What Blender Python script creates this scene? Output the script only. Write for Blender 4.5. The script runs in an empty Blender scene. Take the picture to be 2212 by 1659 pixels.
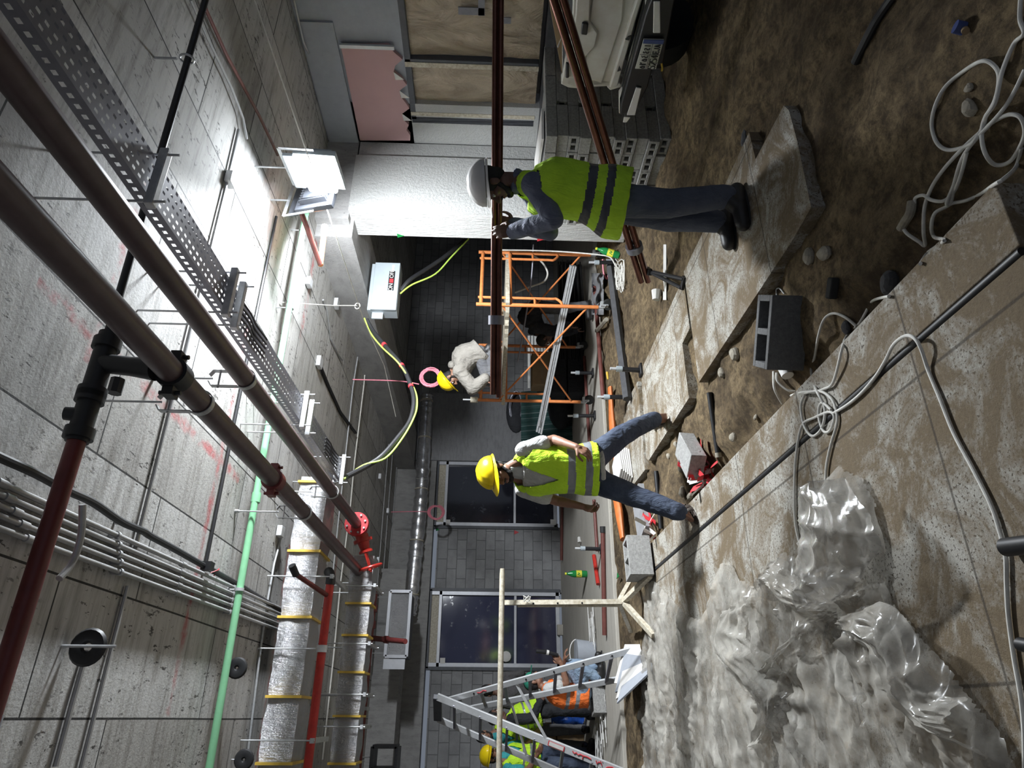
import bpy, bmesh, math, random
import numpy as np
from mathutils import Vector, Matrix, Euler, noise as mnoise
random.seed(7)
SC = bpy.context.scene
COL = SC.collection
# ---------------------------------------------------------------- camera model
F = 1460.0; U0 = 829.5; V0 = 1106.0; CH = 1.55
def _cd(u, v): return Vector((u - U0, -(v - V0), F))
AY = _cd(107, 1045).normalized()
AX = _cd(3770, 1125.6); AX = (AX - AY * AX.dot(AY)).normalized()
AZ = AX.cross(AY)
if AZ[1] < 0: AZ = -AZ
CR = Vector((AX[0], AY[0], AZ[0])); CU = Vector((AX[1], AY[1], AZ[1])); CF = Vector((AX[2], AY[2], AZ[2]))
CAM = Vector((0, 0, CH))
def ray(x, y):
    d = _cd(1659 - y, x)
    return Vector((d.dot(AX), d.dot(AY), d.dot(AZ)))
def pz(x, y, z=0.0): d = ray(x, y); return CAM + d * ((z - CH) / d[2])
def py(x, y, Y): d = ray(x, y); return CAM + d * (Y / d[1])
def px(x, y, X): d = ray(x, y); return CAM + d * (X / d[0])
def pd(x, y, dep): return CAM + ray(x, y) * (dep / F)
def V(*a): return Vector(a)
def lerp(a, b, t): return a + (b - a) * t
cam_d = bpy.data.cameras.new('camera'); cam = bpy.data.objects.new('camera', cam_d); COL.objects.link(cam)
cam_d.sensor_fit = 'HORIZONTAL'; cam_d.sensor_width = 36.0; cam_d.lens = F / 2212 * 36.0
cam_d.clip_start = 0.02; cam_d.clip_end = 200
m = Matrix((-CU, CR, -CF)).transposed().to_4x4(); m.translation = CAM
cam.matrix_world = m
SC.camera = cam
SC.view_settings.view_transform = 'Standard'; SC.view_settings.look = 'None'
SC.view_settings.gamma = 1.0; SC.view_settings.use_curve_mapping = False
# ---------------------------------------------------------------- mesh builder
def frame_from(d, up=V(0, 0, 1)):
    d = d.normalized()
    if abs(d.dot(up)) > 0.98: up = V(1, 0, 0)
    s = d.cross(up).normalized(); t = s.cross(d).normalized()
    return s, t
def spl(pts, n=6, closed=False):
    pts = [Vector(p) for p in pts]; out = []; N = len(pts)
    rng = range(N if closed else N - 1)
    for i in rng:
        if closed: p0, p1, p2, p3 = pts[(i-1) % N], pts[i], pts[(i+1) % N], pts[(i+2) % N]
        else: p0, p1, p2, p3 = pts[max(i-1, 0)], pts[i], pts[i+1], pts[min(i+2, N-1)]
        for k in range(n):
            t = k / n
            out.append(0.5 * ((2*p1) + (p2-p0)*t + (2*p0-5*p1+4*p2-p3)*t*t + (3*p1-p0-3*p2+p3)*t*t*t))
    if not closed: out.append(pts[-1].copy())
    return out
class MB:
    def __init__(s): s.v = []; s.f = []; s.mi = []; s.cur = 0
    def _add(s, vs, fs):
        b = len(s.v); s.v += [Vector(v) for v in vs]
        for f in fs: s.f.append([b + i for i in f]); s.mi.append(s.cur)
        return s
    def box(s, c, size, rot=None, ax=None):
        c = Vector(c); hx, hy, hz = size[0]/2, size[1]/2, size[2]/2
        if ax: X, Y, Z = ax
        else:
            M_ = rot.to_matrix() if isinstance(rot, Euler) else (Matrix.Rotation(rot, 3, 'Z') if rot else Matrix.Identity(3))
            X, Y, Z = M_.col[0], M_.col[1], M_.col[2]
        vs = [c + X*(hx*i) + Y*(hy*j) + Z*(hz*k) for k in (-1, 1) for j in (-1, 1) for i in (-1, 1)]
        return s._add(vs, [(0,2,3,1),(4,5,7,6),(0,1,5,4),(2,6,7,3),(0,4,6,2),(1,3,7,5)])
    def bar(s, p0, p1, w, h, up=V(0, 0, 1)):
        p0 = Vector(p0); p1 = Vector(p1); d = p1 - p0; L = d.length; d.normalize(); a, b = frame_from(d, up)
        return s.box((p0+p1)/2, (L, w, h), ax=(d, a, b))
    def quadbox(s, q, n):  # extrude planar polygon q by vector n
        q = [Vector(p) for p in q]; n = Vector(n); k = len(q)
        vs = q + [p + n for p in q]
        fs = [tuple(range(k))[::-1], tuple(range(k, 2*k))] + [(i, (i+1) % k, k+(i+1) % k, k+i) for i in range(k)]
        return s._add(vs, fs)
    def tube(s, path, r, n=10, closed=False, caps=True, sq=None):
        path = [Vector(p) for p in path]; N = len(path)
        rr = r if isinstance(r, (list, tuple)) else [r]*N
        vs = []; prev = None
        for i, p in enumerate(path):
            if closed: d = path[(i+1) % N] - path[i-1]
            else: d = path[min(i+1, N-1)] - path[max(i-1, 0)]
            if d.length < 1e-9: d = V(0, 0, 1)
            d.normalize()
            if prev is None: a, b = frame_from(d)
            else:
                a = prev - d * prev.dot(d)
                if a.length < 1e-6: a, _ = frame_from(d)
                a.normalize(); b = a.cross(d)
            prev = a
            for k in range(n):
                t = 2*math.pi*k/n
                vs.append(p + a*(math.cos(t)*rr[i]) + b*(math.sin(t)*rr[i]*(sq or 1)))
        fs = []
        for i in range(N if closed else N-1):
            j = (i+1) % N
            for k in range(n):
                fs.append((i*n+k, i*n+(k+1) % n, j*n+(k+1) % n, j*n+k))
        if caps and not closed:
            fs.append(tuple(range(n))); fs.append(tuple(range((N-1)*n, N*n))[::-1])
        return s._add(vs, fs)
    def cyl(s, p0, p1, r0, r1=None, n=16): return s.tube([p0, p1], [r0, r0 if r1 is None else r1], n)
    def lathe(s, prof, org, d=V(0, 0, 1), n=20):  # prof: (radius, height along d)
        org = Vector(org); d = Vector(d).normalized()
        return s.tube_l([(org + d*h, r) for r, h in prof], d, n)
    def tube_l(s, pr, d, n):
        a, b = frame_from(d); vs = []
        for p, r in pr:
            for k in range(n):
                t = 2*math.pi*k/n; vs.append(p + a*(math.cos(t)*r) + b*(math.sin(t)*r))
        fs = [(i*n+k, i*n+(k+1) % n, (i+1)*n+(k+1) % n, (i+1)*n+k) for i in range(len(pr)-1) for k in range(n)]
        fs.append(tuple(range(n))); fs.append(tuple(range((len(pr)-1)*n, len(pr)*n))[::-1])
        return s._add(vs, fs)
    def ell(s, c, r, ax=None, nu=16, nv=10):
        c = Vector(c); r = (r, r, r) if not isinstance(r, (tuple, list)) else r
        X, Y, Z = ax if ax else (V(1,0,0), V(0,1,0), V(0,0,1)); vs = [c + Z*r[2]]
        for j in range(1, nv):
            ph = math.pi*j/nv
            for i in range(nu):
                th = 2*math.pi*i/nu
                vs.append(c + X*(r[0]*math.sin(ph)*math.cos(th)) + Y*(r[1]*math.sin(ph)*math.sin(th)) + Z*(r[2]*math.cos(ph)))
        vs.append(c - Z*r[2]); fs = []
        for i in range(nu):
            fs.append((0, 1+i, 1+(i+1) % nu))
            for j in range(nv-2):
                a = 1+j*nu; fs.append((a+i, a+nu+i, a+nu+(i+1) % nu, a+(i+1) % nu))
            fs.append((1+(nv-2)*nu+i, len(vs)-1, 1+(nv-2)*nu+(i+1) % nu))
        return s._add(vs, fs)
    def cap(s, p0, p1, r0, r1=None, n=12):  # tapered capsule
        p0 = Vector(p0); p1 = Vector(p1); r1 = r0 if r1 is None else r1
        d = p1 - p0
        if d.length < 1e-6: return s.ell(p0, r0)
        d.normalize(); pr = []
        for k in range(1, 5): t = math.pi/2*k/4; pr.append((p0 - d*(r0*math.cos(t)), r0*math.sin(t)))
        for k in range(4, 0, -1): t = math.pi/2*k/4; pr.append((p1 + d*(r1*math.cos(t)), r1*math.sin(t)))
        return s.tube_l(pr, d, n)
    def loft(s, secs, n=20):  # secs: (center, widthvec, depthvec) ellipse sections, ends capped
        vs = []
        for c, w, d in secs:
            for k in range(n):
                t = 2*math.pi*k/n; ct, st = math.cos(t), math.sin(t)
                vs.append(Vector(c) + w*(math.copysign(abs(ct)**0.85, ct)) + d*(math.copysign(abs(st)**0.85, st)))
        fs = [(i*n+k, i*n+(k+1) % n, (i+1)*n+(k+1) % n, (i+1)*n+k) for i in range(len(secs)-1) for k in range(n)]
        fs.append(tuple(range(n))[::-1]); fs.append(tuple(range((len(secs)-1)*n, len(secs)*n)))
        return s._add(vs, fs)
    def grid(s, fn, nu, nv):
        vs = [fn(i/nu, j/nv) for j in range(nv+1) for i in range(nu+1)]
        return s._add(vs, [(j*(nu+1)+i, j*(nu+1)+i+1, (j+1)*(nu+1)+i+1, (j+1)*(nu+1)+i) for j in range(nv) for i in range(nu)])
    def join(s, o): return s._add(o.v, o.f)
WL = {}
def T(name, label, cat, loc, group=None):
    o = bpy.data.objects.new(name, None); COL.objects.link(o); o.empty_display_size = 0.1
    o.location = loc; WL[o.name] = Vector(loc); o['label'] = label; o['category'] = cat
    if group: o['group'] = group
    return o
SPLITN = {'hanger_rod', 'bolt', 'saddle', 'socket', 'tape_band', 'clip', 'clevis', 'trapeze_hanger', 'cable_end', 'coupling', 'yoke', 'red_tape', 'grey_tape_patch', 'pale_tape_strip', 'green_emblem'}
def islands(mb):
    par = list(range(len(mb.v)))
    def fd(a):
        while par[a] != a: par[a] = par[par[a]]; a = par[a]
        return a
    for f in mb.f:
        r = fd(f[0])
        for q in f[1:]: par[fd(q)] = r
    g = {}
    for f in mb.f: g.setdefault(fd(f[0]), []).append(f)
    boxes = []
    for fs in g.values():
        ids = sorted({i for f in fs for i in f}); m_ = MB(); ix = {i: k for k, i in enumerate(ids)}
        m_.v = [mb.v[i] for i in ids]; m_.f = [[ix[i] for i in f] for f in fs]; m_.mi = [0]*len(fs)
        lo = V(*(min(v[k] for v in m_.v) for k in range(3))); hi = V(*(max(v[k] for v in m_.v) for k in range(3))); boxes.append([m_, lo, hi])
    ch = True
    while ch:
        ch = False
        for i in range(len(boxes)):
            for j_ in range(i+1, len(boxes)):
                a, b = boxes[i], boxes[j_]
                if all(a[1][k] <= b[2][k]+.004 and b[1][k] <= a[2][k]+.004 for k in range(3)):
                    n0 = len(a[0].v); a[0].v += b[0].v; a[0].f += [[n0+q for q in f] for f in b[0].f]; a[0].mi += b[0].mi
                    a[1] = V(*(min(a[1][k], b[1][k]) for k in range(3))); a[2] = V(*(max(a[2][k], b[2][k]) for k in range(3))); boxes.pop(j_); ch = True; break
            if ch: break
    return [b[0] for b in boxes]
def P(name, mb, mat, parent=None, *a, **k):
    if name in SPLITN and parent is not None:
        o = None
        for q in islands(mb): o = P0(name, q, mat, parent, *a, **k)
        return o
    return P0(name, mb, mat, parent, *a, **k)
def P0(name, mb, mat, parent=None, label=None, cat=None, group=None, kind=None, smooth=True, ang=35, bevel=0, fix=True):
    me = bpy.data.meshes.new(name)
    org = Vector((0, 0, 0))
    vs = mb.v
    xs = [v.x for v in vs]; ys = [v.y for v in vs]; zs = [v.z for v in vs]
    org = V((min(xs)+max(xs))/2, (min(ys)+max(ys))/2, min(zs))
    me.from_pydata([v - org for v in vs], [], mb.f)
    mats = mat if isinstance(mat, (list, tuple)) else [mat]
    for q in mats: me.materials.append(q)
    if len(mats) > 1: me.polygons.foreach_set('material_index', mb.mi)
    if fix:
        bm = bmesh.new(); bm.from_mesh(me); bmesh.ops.recalc_face_normals(bm, faces=bm.faces); bm.to_mesh(me); bm.free()
    if smooth:
        me.shade_smooth(); me.set_sharp_from_angle(angle=math.radians(ang))
    o = bpy.data.objects.new(name, me); COL.objects.link(o)
    if parent: o.parent = parent; o.location = org - WL[parent.name]
    else: o.location = org
    WL[o.name] = org
    if bevel:
        b = o.modifiers.new('bevel', 'BEVEL'); b.width = bevel; b.segments = 2; b.limit_method = 'ANGLE'; b.angle_limit = math.radians(40)
    if label: o['label'] = label
    if cat: o['category'] = cat
    if group: o['group'] = group
    if kind: o['kind'] = kind
    return o
def S(name, mb, mat, **k): return P(name, mb, mat, kind='structure', **k)
# ---------------------------------------------------------------- materials
class NT:
    def __init__(s, name):
        s.m = bpy.data.materials.new(name); s.m.use_nodes = True; s.t = s.m.node_tree; s.t.nodes.clear()
        s.out = s.n('ShaderNodeOutputMaterial'); s.b = s.n('ShaderNodeBsdfPrincipled'); s.l(s.b.outputs[0], s.out.inputs[0])
        s.pos = s.n('ShaderNodeNewGeometry').outputs['Position']
    def n(s, t, **k):
        x = s.t.nodes.new(t)
        for a, b in k.items(): setattr(x, a, b)
        return x
    def l(s, a, b): s.t.links.new(a, b)
    def noise(s, scale, det=5, rough=.6, vec=None, stretch=None, dist=0):
        x = s.n('ShaderNodeTexNoise'); x.inputs['Scale'].default_value = scale; x.inputs['Detail'].default_value = det
        x.inputs['Roughness'].default_value = rough; x.inputs['Distortion'].default_value = dist
        vec = vec or s.pos
        if stretch:
            mp = s.n('ShaderNodeMapping'); mp.inputs['Scale'].default_value = stretch; s.l(vec, mp.inputs['Vector']); vec = mp.outputs[0]
        s.l(vec, x.inputs['Vector']); return x.outputs['Fac']
    def ramp(s, fac, stops, interp='LINEAR'):
        x = s.n('ShaderNodeValToRGB'); x.color_ramp.interpolation = interp; e = x.color_ramp.elements
        while len(e) < len(stops): e.new(0.5)
        for i, (p, c) in enumerate(stops):
            e[i].position = p; e[i].color = (c, c, c, 1) if isinstance(c, (int, float)) else (*c, 1)
        s.l(fac, x.inputs[0]); return x.outputs[0]
    def mix(s, fac, a, b, mode='MIX'):
        x = s.n('ShaderNodeMix', data_type='RGBA', blend_type=mode)
        for v, i in ((fac, 0), (a, 6), (b, 7)):
            if isinstance(v, (int, float)): x.inputs[i].default_value = v if i == 0 else (v, v, v, 1)
            elif isinstance(v, tuple): x.inputs[i].default_value = (*v, 1)
            else: s.l(v, x.inputs[i])
        return x.outputs[2]
    def math(s, op, a, b=0.0):
        x = s.n('ShaderNodeMath', operation=op)
        for v, i in ((a, 0), (b, 1)):
            if isinstance(v, (int, float)): x.inputs[i].default_value = v
            else: s.l(v, x.inputs[i])
        return x.outputs[0]
    def sep(s):
        x = s.n('ShaderNodeSeparateXYZ'); s.l(s.pos, x.inputs[0]); return x.outputs
    def comb(s, a, b, c=0.0):
        x = s.n('ShaderNodeCombineXYZ')
        for v, i in ((a, 0), (b, 1), (c, 2)):
            if isinstance(v, (int, float)): x.inputs[i].default_value = v
            else: s.l(v, x.inputs[i])
        return x.outputs[0]
    def set(s, col=None, rough=None, metal=None, **k):
        for key, v in (('Base Color', col), ('Roughness', rough), ('Metallic', metal)):
            if v is None: continue
            i = s.b.inputs[key]
            if isinstance(v, (int, float)): i.default_value = v
            elif isinstance(v, tuple): i.default_value = (*v, 1)
            else: s.l(v, i)
        for key, v in k.items(): s.b.inputs[key.replace('_', ' ')].default_value = v
        return s
    def bump(s, h, strength=.4, dist=.01, prev=None):
        x = s.n('ShaderNodeBump'); x.inputs['Strength'].default_value = strength; x.inputs['Distance'].default_value = dist
        s.l(h, x.inputs['Height'])
        if prev: s.l(prev, x.inputs['Normal'])
        s.l(x.outputs[0], s.b.inputs['Normal']); return x.outputs[0]
def plain(name, c, rough=.5, metal=0.0, var=.25, scale=12, bump=0.0, bs=80, c2=None, **k):
    t = NT(name); c2 = c2 or tuple(x*(1-var) for x in c)
    f = t.noise(scale, 6, .65)
    t.set(t.mix(t.ramp(f, [(.35, 0), (.68, 1)]), c, c2), rough, metal, **k)
    if bump: t.bump(t.noise(bs, 4), bump, .004)
    return t.m
def m_ceiling():
    t = NT('concrete_ceiling'); x, y, z = t.sep()
    vec = t.comb(y, x)
    br = t.n('ShaderNodeTexBrick'); br.offset = .37; br.inputs['Scale'].default_value = 1
    br.inputs['Brick Width'].default_value = 2.1; br.inputs['Row Height'].default_value = .62; br.inputs['Mortar Size'].default_value = .006
    br.inputs['Color1'].default_value = (.9, .9, .9, 1); br.inputs['Color2'].default_value = (.60, .585, .56, 1); br.inputs['Mortar'].default_value = (.05, .05, .05, 1)
    w = t.n('ShaderNodeVectorMath', operation='ADD'); nz = t.n('ShaderNodeTexNoise'); nz.inputs['Scale'].default_value = 3
    sc = t.n('ShaderNodeVectorMath', operation='SCALE'); sc.inputs['Scale'].default_value = .03
    t.l(nz.outputs['Color'], sc.inputs[0]); t.l(vec, w.inputs[0]); t.l(sc.outputs[0], w.inputs[1]); t.l(w.outputs[0], br.inputs['Vector'])
    base = t.mix(t.noise(2.2, 8, .7), (.44, .435, .425), (.74, .73, .71))
    streak = t.noise(6, 6, .7, stretch=(.35, 3, 1))
    base = t.mix(t.ramp(streak, [(.46, 0), (.70, .75)]), base, (.24, .225, .20))
    base = t.mix(1.0, base, br.outputs[0], 'MULTIPLY')
    pits = t.ramp(t.noise(26, 3, .8, stretch=(1, .35, 1)), [(.60, 0), (.65, 1)])
    zone = t.ramp(t.noise(1.6, 4), [(.42, .1), (.55, 1)])
    base = t.mix(t.math('MULTIPLY', pits, zone), base, (.07, .065, .06))
    # spray-painted red setting-out lines across the slab
    red = None
    for ax, c, wd, lo, hi in ((y, 4.95, .035, 0, 3.2), (y, 7.1, .03, -3, 1.6), (y, 9.4, .04, -4, 2.5), (x, 1.75, .03, 2.6, 5.4), (y, 3.1, .03, 1.6, 2.8), (y, 6.35, .05, 3.6, 5.0)):
        o = x if ax is y else y
        d = t.math('ABSOLUTE', t.math('SUBTRACT', ax, c)); d = t.math('ADD', d, t.math('MULTIPLY', t.math('SUBTRACT', t.noise(9, 4), .5), .10))
        mk = t.math('MULTIPLY', t.ramp(d, [(wd*.4, 1), (wd*1.5, 0)]), t.math('MULTIPLY', t.math('GREATER_THAN', o, lo), t.math('LESS_THAN', o, hi)))
        red = mk if red is None else t.math('MAXIMUM', red, mk)
    red = t.math('MULTIPLY', red, t.ramp(t.noise(5, 5, .7), [(.42, 0), (.6, .8)]))
    base = t.mix(red, base, (.42, .10, .10))
    t.set(base, .75); t.bump(t.noise(40, 6, .7), .35, .01, t.bump(br.outputs['Fac'], -.5, .01)); return t.m
def m_concrete(name, a, b, streak=None, bump=.4, bs=45, pit=True, marks=None):
    t = NT(name)
    base = t.mix(t.noise(1.8, 8, .7), a, b)
    if streak: base = t.mix(t.ramp(t.noise(5, 6, .7, stretch=streak), [(.45, 0), (.72, .55)]), base, tuple(c*.6 for c in a))
    if pit: base = t.mix(t.ramp(t.noise(30, 3, .8), [(.66, 0), (.7, .7)]), base, tuple(c*.25 for c in a))
    t.set(base, .85); h = t.noise(bs, 6, .75)
    n = t.bump(h, bump, .02)
    if marks: t.bump(t.noise(10, 3, .6, stretch=marks), .8, .02, n)
    return t.m
def m_block(name, a, b, mort, axis='x', bw=.40, bh=.20):
    t = NT(name); x, y, z = t.sep(); vec = t.comb(x if axis == 'x' else y, z)
    br = t.n('ShaderNodeTexBrick'); br.inputs['Scale'].default_value = 1
    br.inputs['Brick Width'].default_value = bw; br.inputs['Row Height'].default_value = bh; br.inputs['Mortar Size'].default_value = .008
    br.inputs['Color1'].default_value = (*a, 1); br.inputs['Color2'].default_value = (*b, 1); br.inputs['Mortar'].default_value = (*mort, 1); br.inputs['Mortar Smooth'].default_value = .3
    w = t.n('ShaderNodeVectorMath', operation='ADD'); nz = t.n('ShaderNodeTexNoise'); nz.inputs['Scale'].default_value = 6
    sc = t.n('ShaderNodeVectorMath', operation='SCALE'); sc.inputs['Scale'].default_value = .022
    t.l(nz.outputs['Color'], sc.inputs[0]); t.l(vec, w.inputs[0]); t.l(sc.outputs[0], w.inputs[1]); t.l(w.outputs[0], br.inputs['Vector'])
    sm = t.mix(t.ramp(t.noise(3, 5), [(.45, 0), (.7, .5)]), br.outputs[0], mort)
    c = t.mix(.5, sm, t.mix(t.noise(60, 5, .8), .25, 1.0), 'MULTIPLY')
    t.set(c, .9); t.bump(t.noise(70, 5, .8), .5, .01, t.bump(br.outputs['Fac'], -.5, .01)); return t.m
def m_sand():
    t = NT('sand_ground')
    c = t.mix(t.ramp(t.noise(1.6, 6, .65), [(.35, 0), (.65, 1)]), (.135, .092, .052), (.56, .41, .225))
    c = t.mix(t.ramp(t.noise(14, 6, .75), [(.40, 0), (.60, .8)]), c, (.085, .057, .032))  # this and the next mix paint the shade of clods into the sand
    c = t.mix(t.ramp(t.noise(33, 7, .8, dist=.4), [(.48, 0), (.66, .6)]), c, (.07, .05, .03))
    c = t.mix(t.ramp(t.noise(6, 7, .75, stretch=(1, .5, 1)), [(.52, 0), (.68, .5)]), c, (.52, .39, .23))
    c = t.mix(t.ramp(t.noise(70, 3, .8), [(.68, 0), (.72, .6)]), c, (.55, .5, .42))
    c = t.mix(t.ramp(t.noise(48, 3, .8), [(.28, .7), (.33, 0)]), c, (.07, .055, .04))
    t.set(c, .95); t.bump(t.noise(110, 6, .8), 1.0, .02, t.bump(t.noise(20, 6, .75, dist=.5), 1.0, .06)); return t.m
def m_paving():
    t = NT('stamped_paving'); x, y, z = t.sep()
    white = t.mix(t.noise(90, 3, .8), (.55, .53, .48), (.40, .38, .33))
    white = t.mix(t.ramp(t.noise(75, 2, .7), [(.57, 0), (.62, 1)]), white, (.09, .075, .06))
    dirt = t.mix(t.noise(40, 5, .8), (.10, .07, .04), (.25, .185, .105))
    big = t.noise(2.9, 9, .72, dist=.9)
    near = t.ramp(t.math('ADD', t.math('MULTIPLY', y, -.22), 1.1), [(0, 0), (.9, .16)])
    edge = t.math('MULTIPLY', t.math('SUBTRACT', t.noise(32, 6, .8), .5), .55)
    fac = t.ramp(t.math('ADD', t.math('ADD', t.math('MULTIPLY', t.math('SUBTRACT', big, .31), 2.4), near), edge), [(.30, .08), (.46, .55), (.66, .97)])
    c = t.mix(fac, white, dirt)
    # tooled joints
    g = None
    for ax, per, off in ((x, 1.02, .40), (y, .92, .18)):
        d = t.math('ABSOLUTE', t.math('SUBTRACT', t.math('FRACT', t.math('ADD', t.math('DIVIDE', ax, per), off)), .5))
        l_ = t.ramp(d, [(.0035, 1), (.007, 0)]); g = l_ if g is None else t.math('MAXIMUM', g, l_)
    c = t.mix(t.math('MULTIPLY', g, .75), c, (.045, .035, .025))
    t.set(c, .85); n = t.bump(t.noise(65, 6, .8), .6, .012); t.bump(g, -.5, .01, n); return t.m
def m_foil(name='foil_insulation'):
    t = NT(name); x, y, z = t.sep()
    h = t.math('ADD', t.noise(9, 5, .7, stretch=(4, 1, 1)), t.math('MULTIPLY', t.noise(30, 4, .7), .35))
    t.set(t.mix(t.noise(6, 4), (.60, .60, .61), (.38, .38, .39)), .27, .75); t.bump(h, .9, .03); return t.m
def m_stripe(name, a, b):  # fabric
    t = NT(name); t.set(t.mix(t.ramp(t.noise(8, 5), [(.35, 0), (.7, 1)]), a, b), .85)
    t.bump(t.noise(11, 4, .6, stretch=(1, 1, .45), dist=.8), .8, .04); return t.m
def m_emit(name, c, s):
    t = NT(name); e = t.n('ShaderNodeEmission'); e.inputs[0].default_value = (*c, 1); e.inputs[1].default_value = s
    t.l(e.outputs[0], t.out.inputs[0]); return t.m
def m_plastic():
    t = NT('polythene_sheet'); t.t.nodes.remove(t.b)
    d = t.n('ShaderNodeBsdfDiffuse'); tr = t.n('ShaderNodeBsdfTransparent'); gl = t.n('ShaderNodeBsdfGlossy'); tl = t.n('ShaderNodeBsdfTranslucent')
    dirt = t.ramp(t.noise(4, 7, .7), [(.50, 0), (.72, 1)]); spots = t.ramp(t.noise(55, 3, .8), [(.66, 0), (.7, 1)])
    c = t.mix(t.math('MULTIPLY', dirt, .6), (.58, .555, .50), (.34, .27, .18)); c = t.mix(t.math('MULTIPLY', spots, .5), c, (.15, .11, .07))
    t.l(c, d.inputs[0]); t.l(c, tl.inputs[0]); gl.inputs['Roughness'].default_value = .22; gl.inputs[0].default_value = (1, 1, 1, 1)
    n = t.n('ShaderNodeBump'); n.inputs['Strength'].default_value = .9; n.inputs['Distance'].default_value = .035
    rd = t.n('ShaderNodeTexNoise', noise_type='RIDGED_MULTIFRACTAL'); mp = t.n('ShaderNodeMapping'); mp.inputs['Scale'].default_value = (.55, 1.9, 1); t.l(t.pos, mp.inputs['Vector']); t.l(mp.outputs[0], rd.inputs['Vector']); rd.inputs['Scale'].default_value = 4.5; rd.inputs['Detail'].default_value = 5; rd.inputs['Distortion'].default_value = .5
    t.l(rd.outputs['Fac'], n.inputs['Height'])
    for q in (d, gl, tl): t.l(n.outputs[0], q.inputs['Normal'])
    a = t.n('ShaderNodeMixShader'); a.inputs[0].default_value = .2; t.l(d.outputs[0], a.inputs[1]); t.l(tl.outputs[0], a.inputs[2])
    b = t.n('ShaderNodeMixShader'); t.l(t.ramp(t.noise(5, 5, .6), [(.36, .82), (.64, .30)]), b.inputs[0]); t.l(a.outputs[0], b.inputs[1]); t.l(tr.outputs[0], b.inputs[2])
    g = t.n('ShaderNodeMixShader'); fr = t.n('ShaderNodeLayerWeight'); fr.inputs[0].default_value = .35; t.l(n.outputs[0], fr.inputs['Normal'])
    t.l(t.math('MULTIPLY', fr.outputs['Fresnel'], .38), g.inputs[0]); t.l(b.outputs[0], g.inputs[1]); t.l(gl.outputs[0], g.inputs[2]); t.l(g.outputs[0], t.out.inputs[0]); return t.m
def m_glass(name, c):
    t = NT(name); x, y, z = t.sep()
    sm = t.ramp(t.noise(5, 6, .7), [(.58, 0), (.75, 1)])
    t.set(t.mix(t.math('MULTIPLY', sm, .25), c, (.25, .26, .30)), t.ramp(sm, [(0, .08), (1, .3)]), 0.0, IOR=1.6, Specular_IOR_Level=.7); return t.m
def m_film():   # taped polythene in the openings
    t = NT('window_film'); h = t.noise(3.5, 5, .6, stretch=(1, 1, .45), dist=1.2)
    c = t.mix(t.ramp(h, [(.35, 0), (.65, 1)]), (.30, .235, .165), (.52, .43, .32))
    t.set(c, .32); t.bump(h, 1.0, .08, t.bump(t.noise(16, 4), .5, .02)); return t.m
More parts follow.
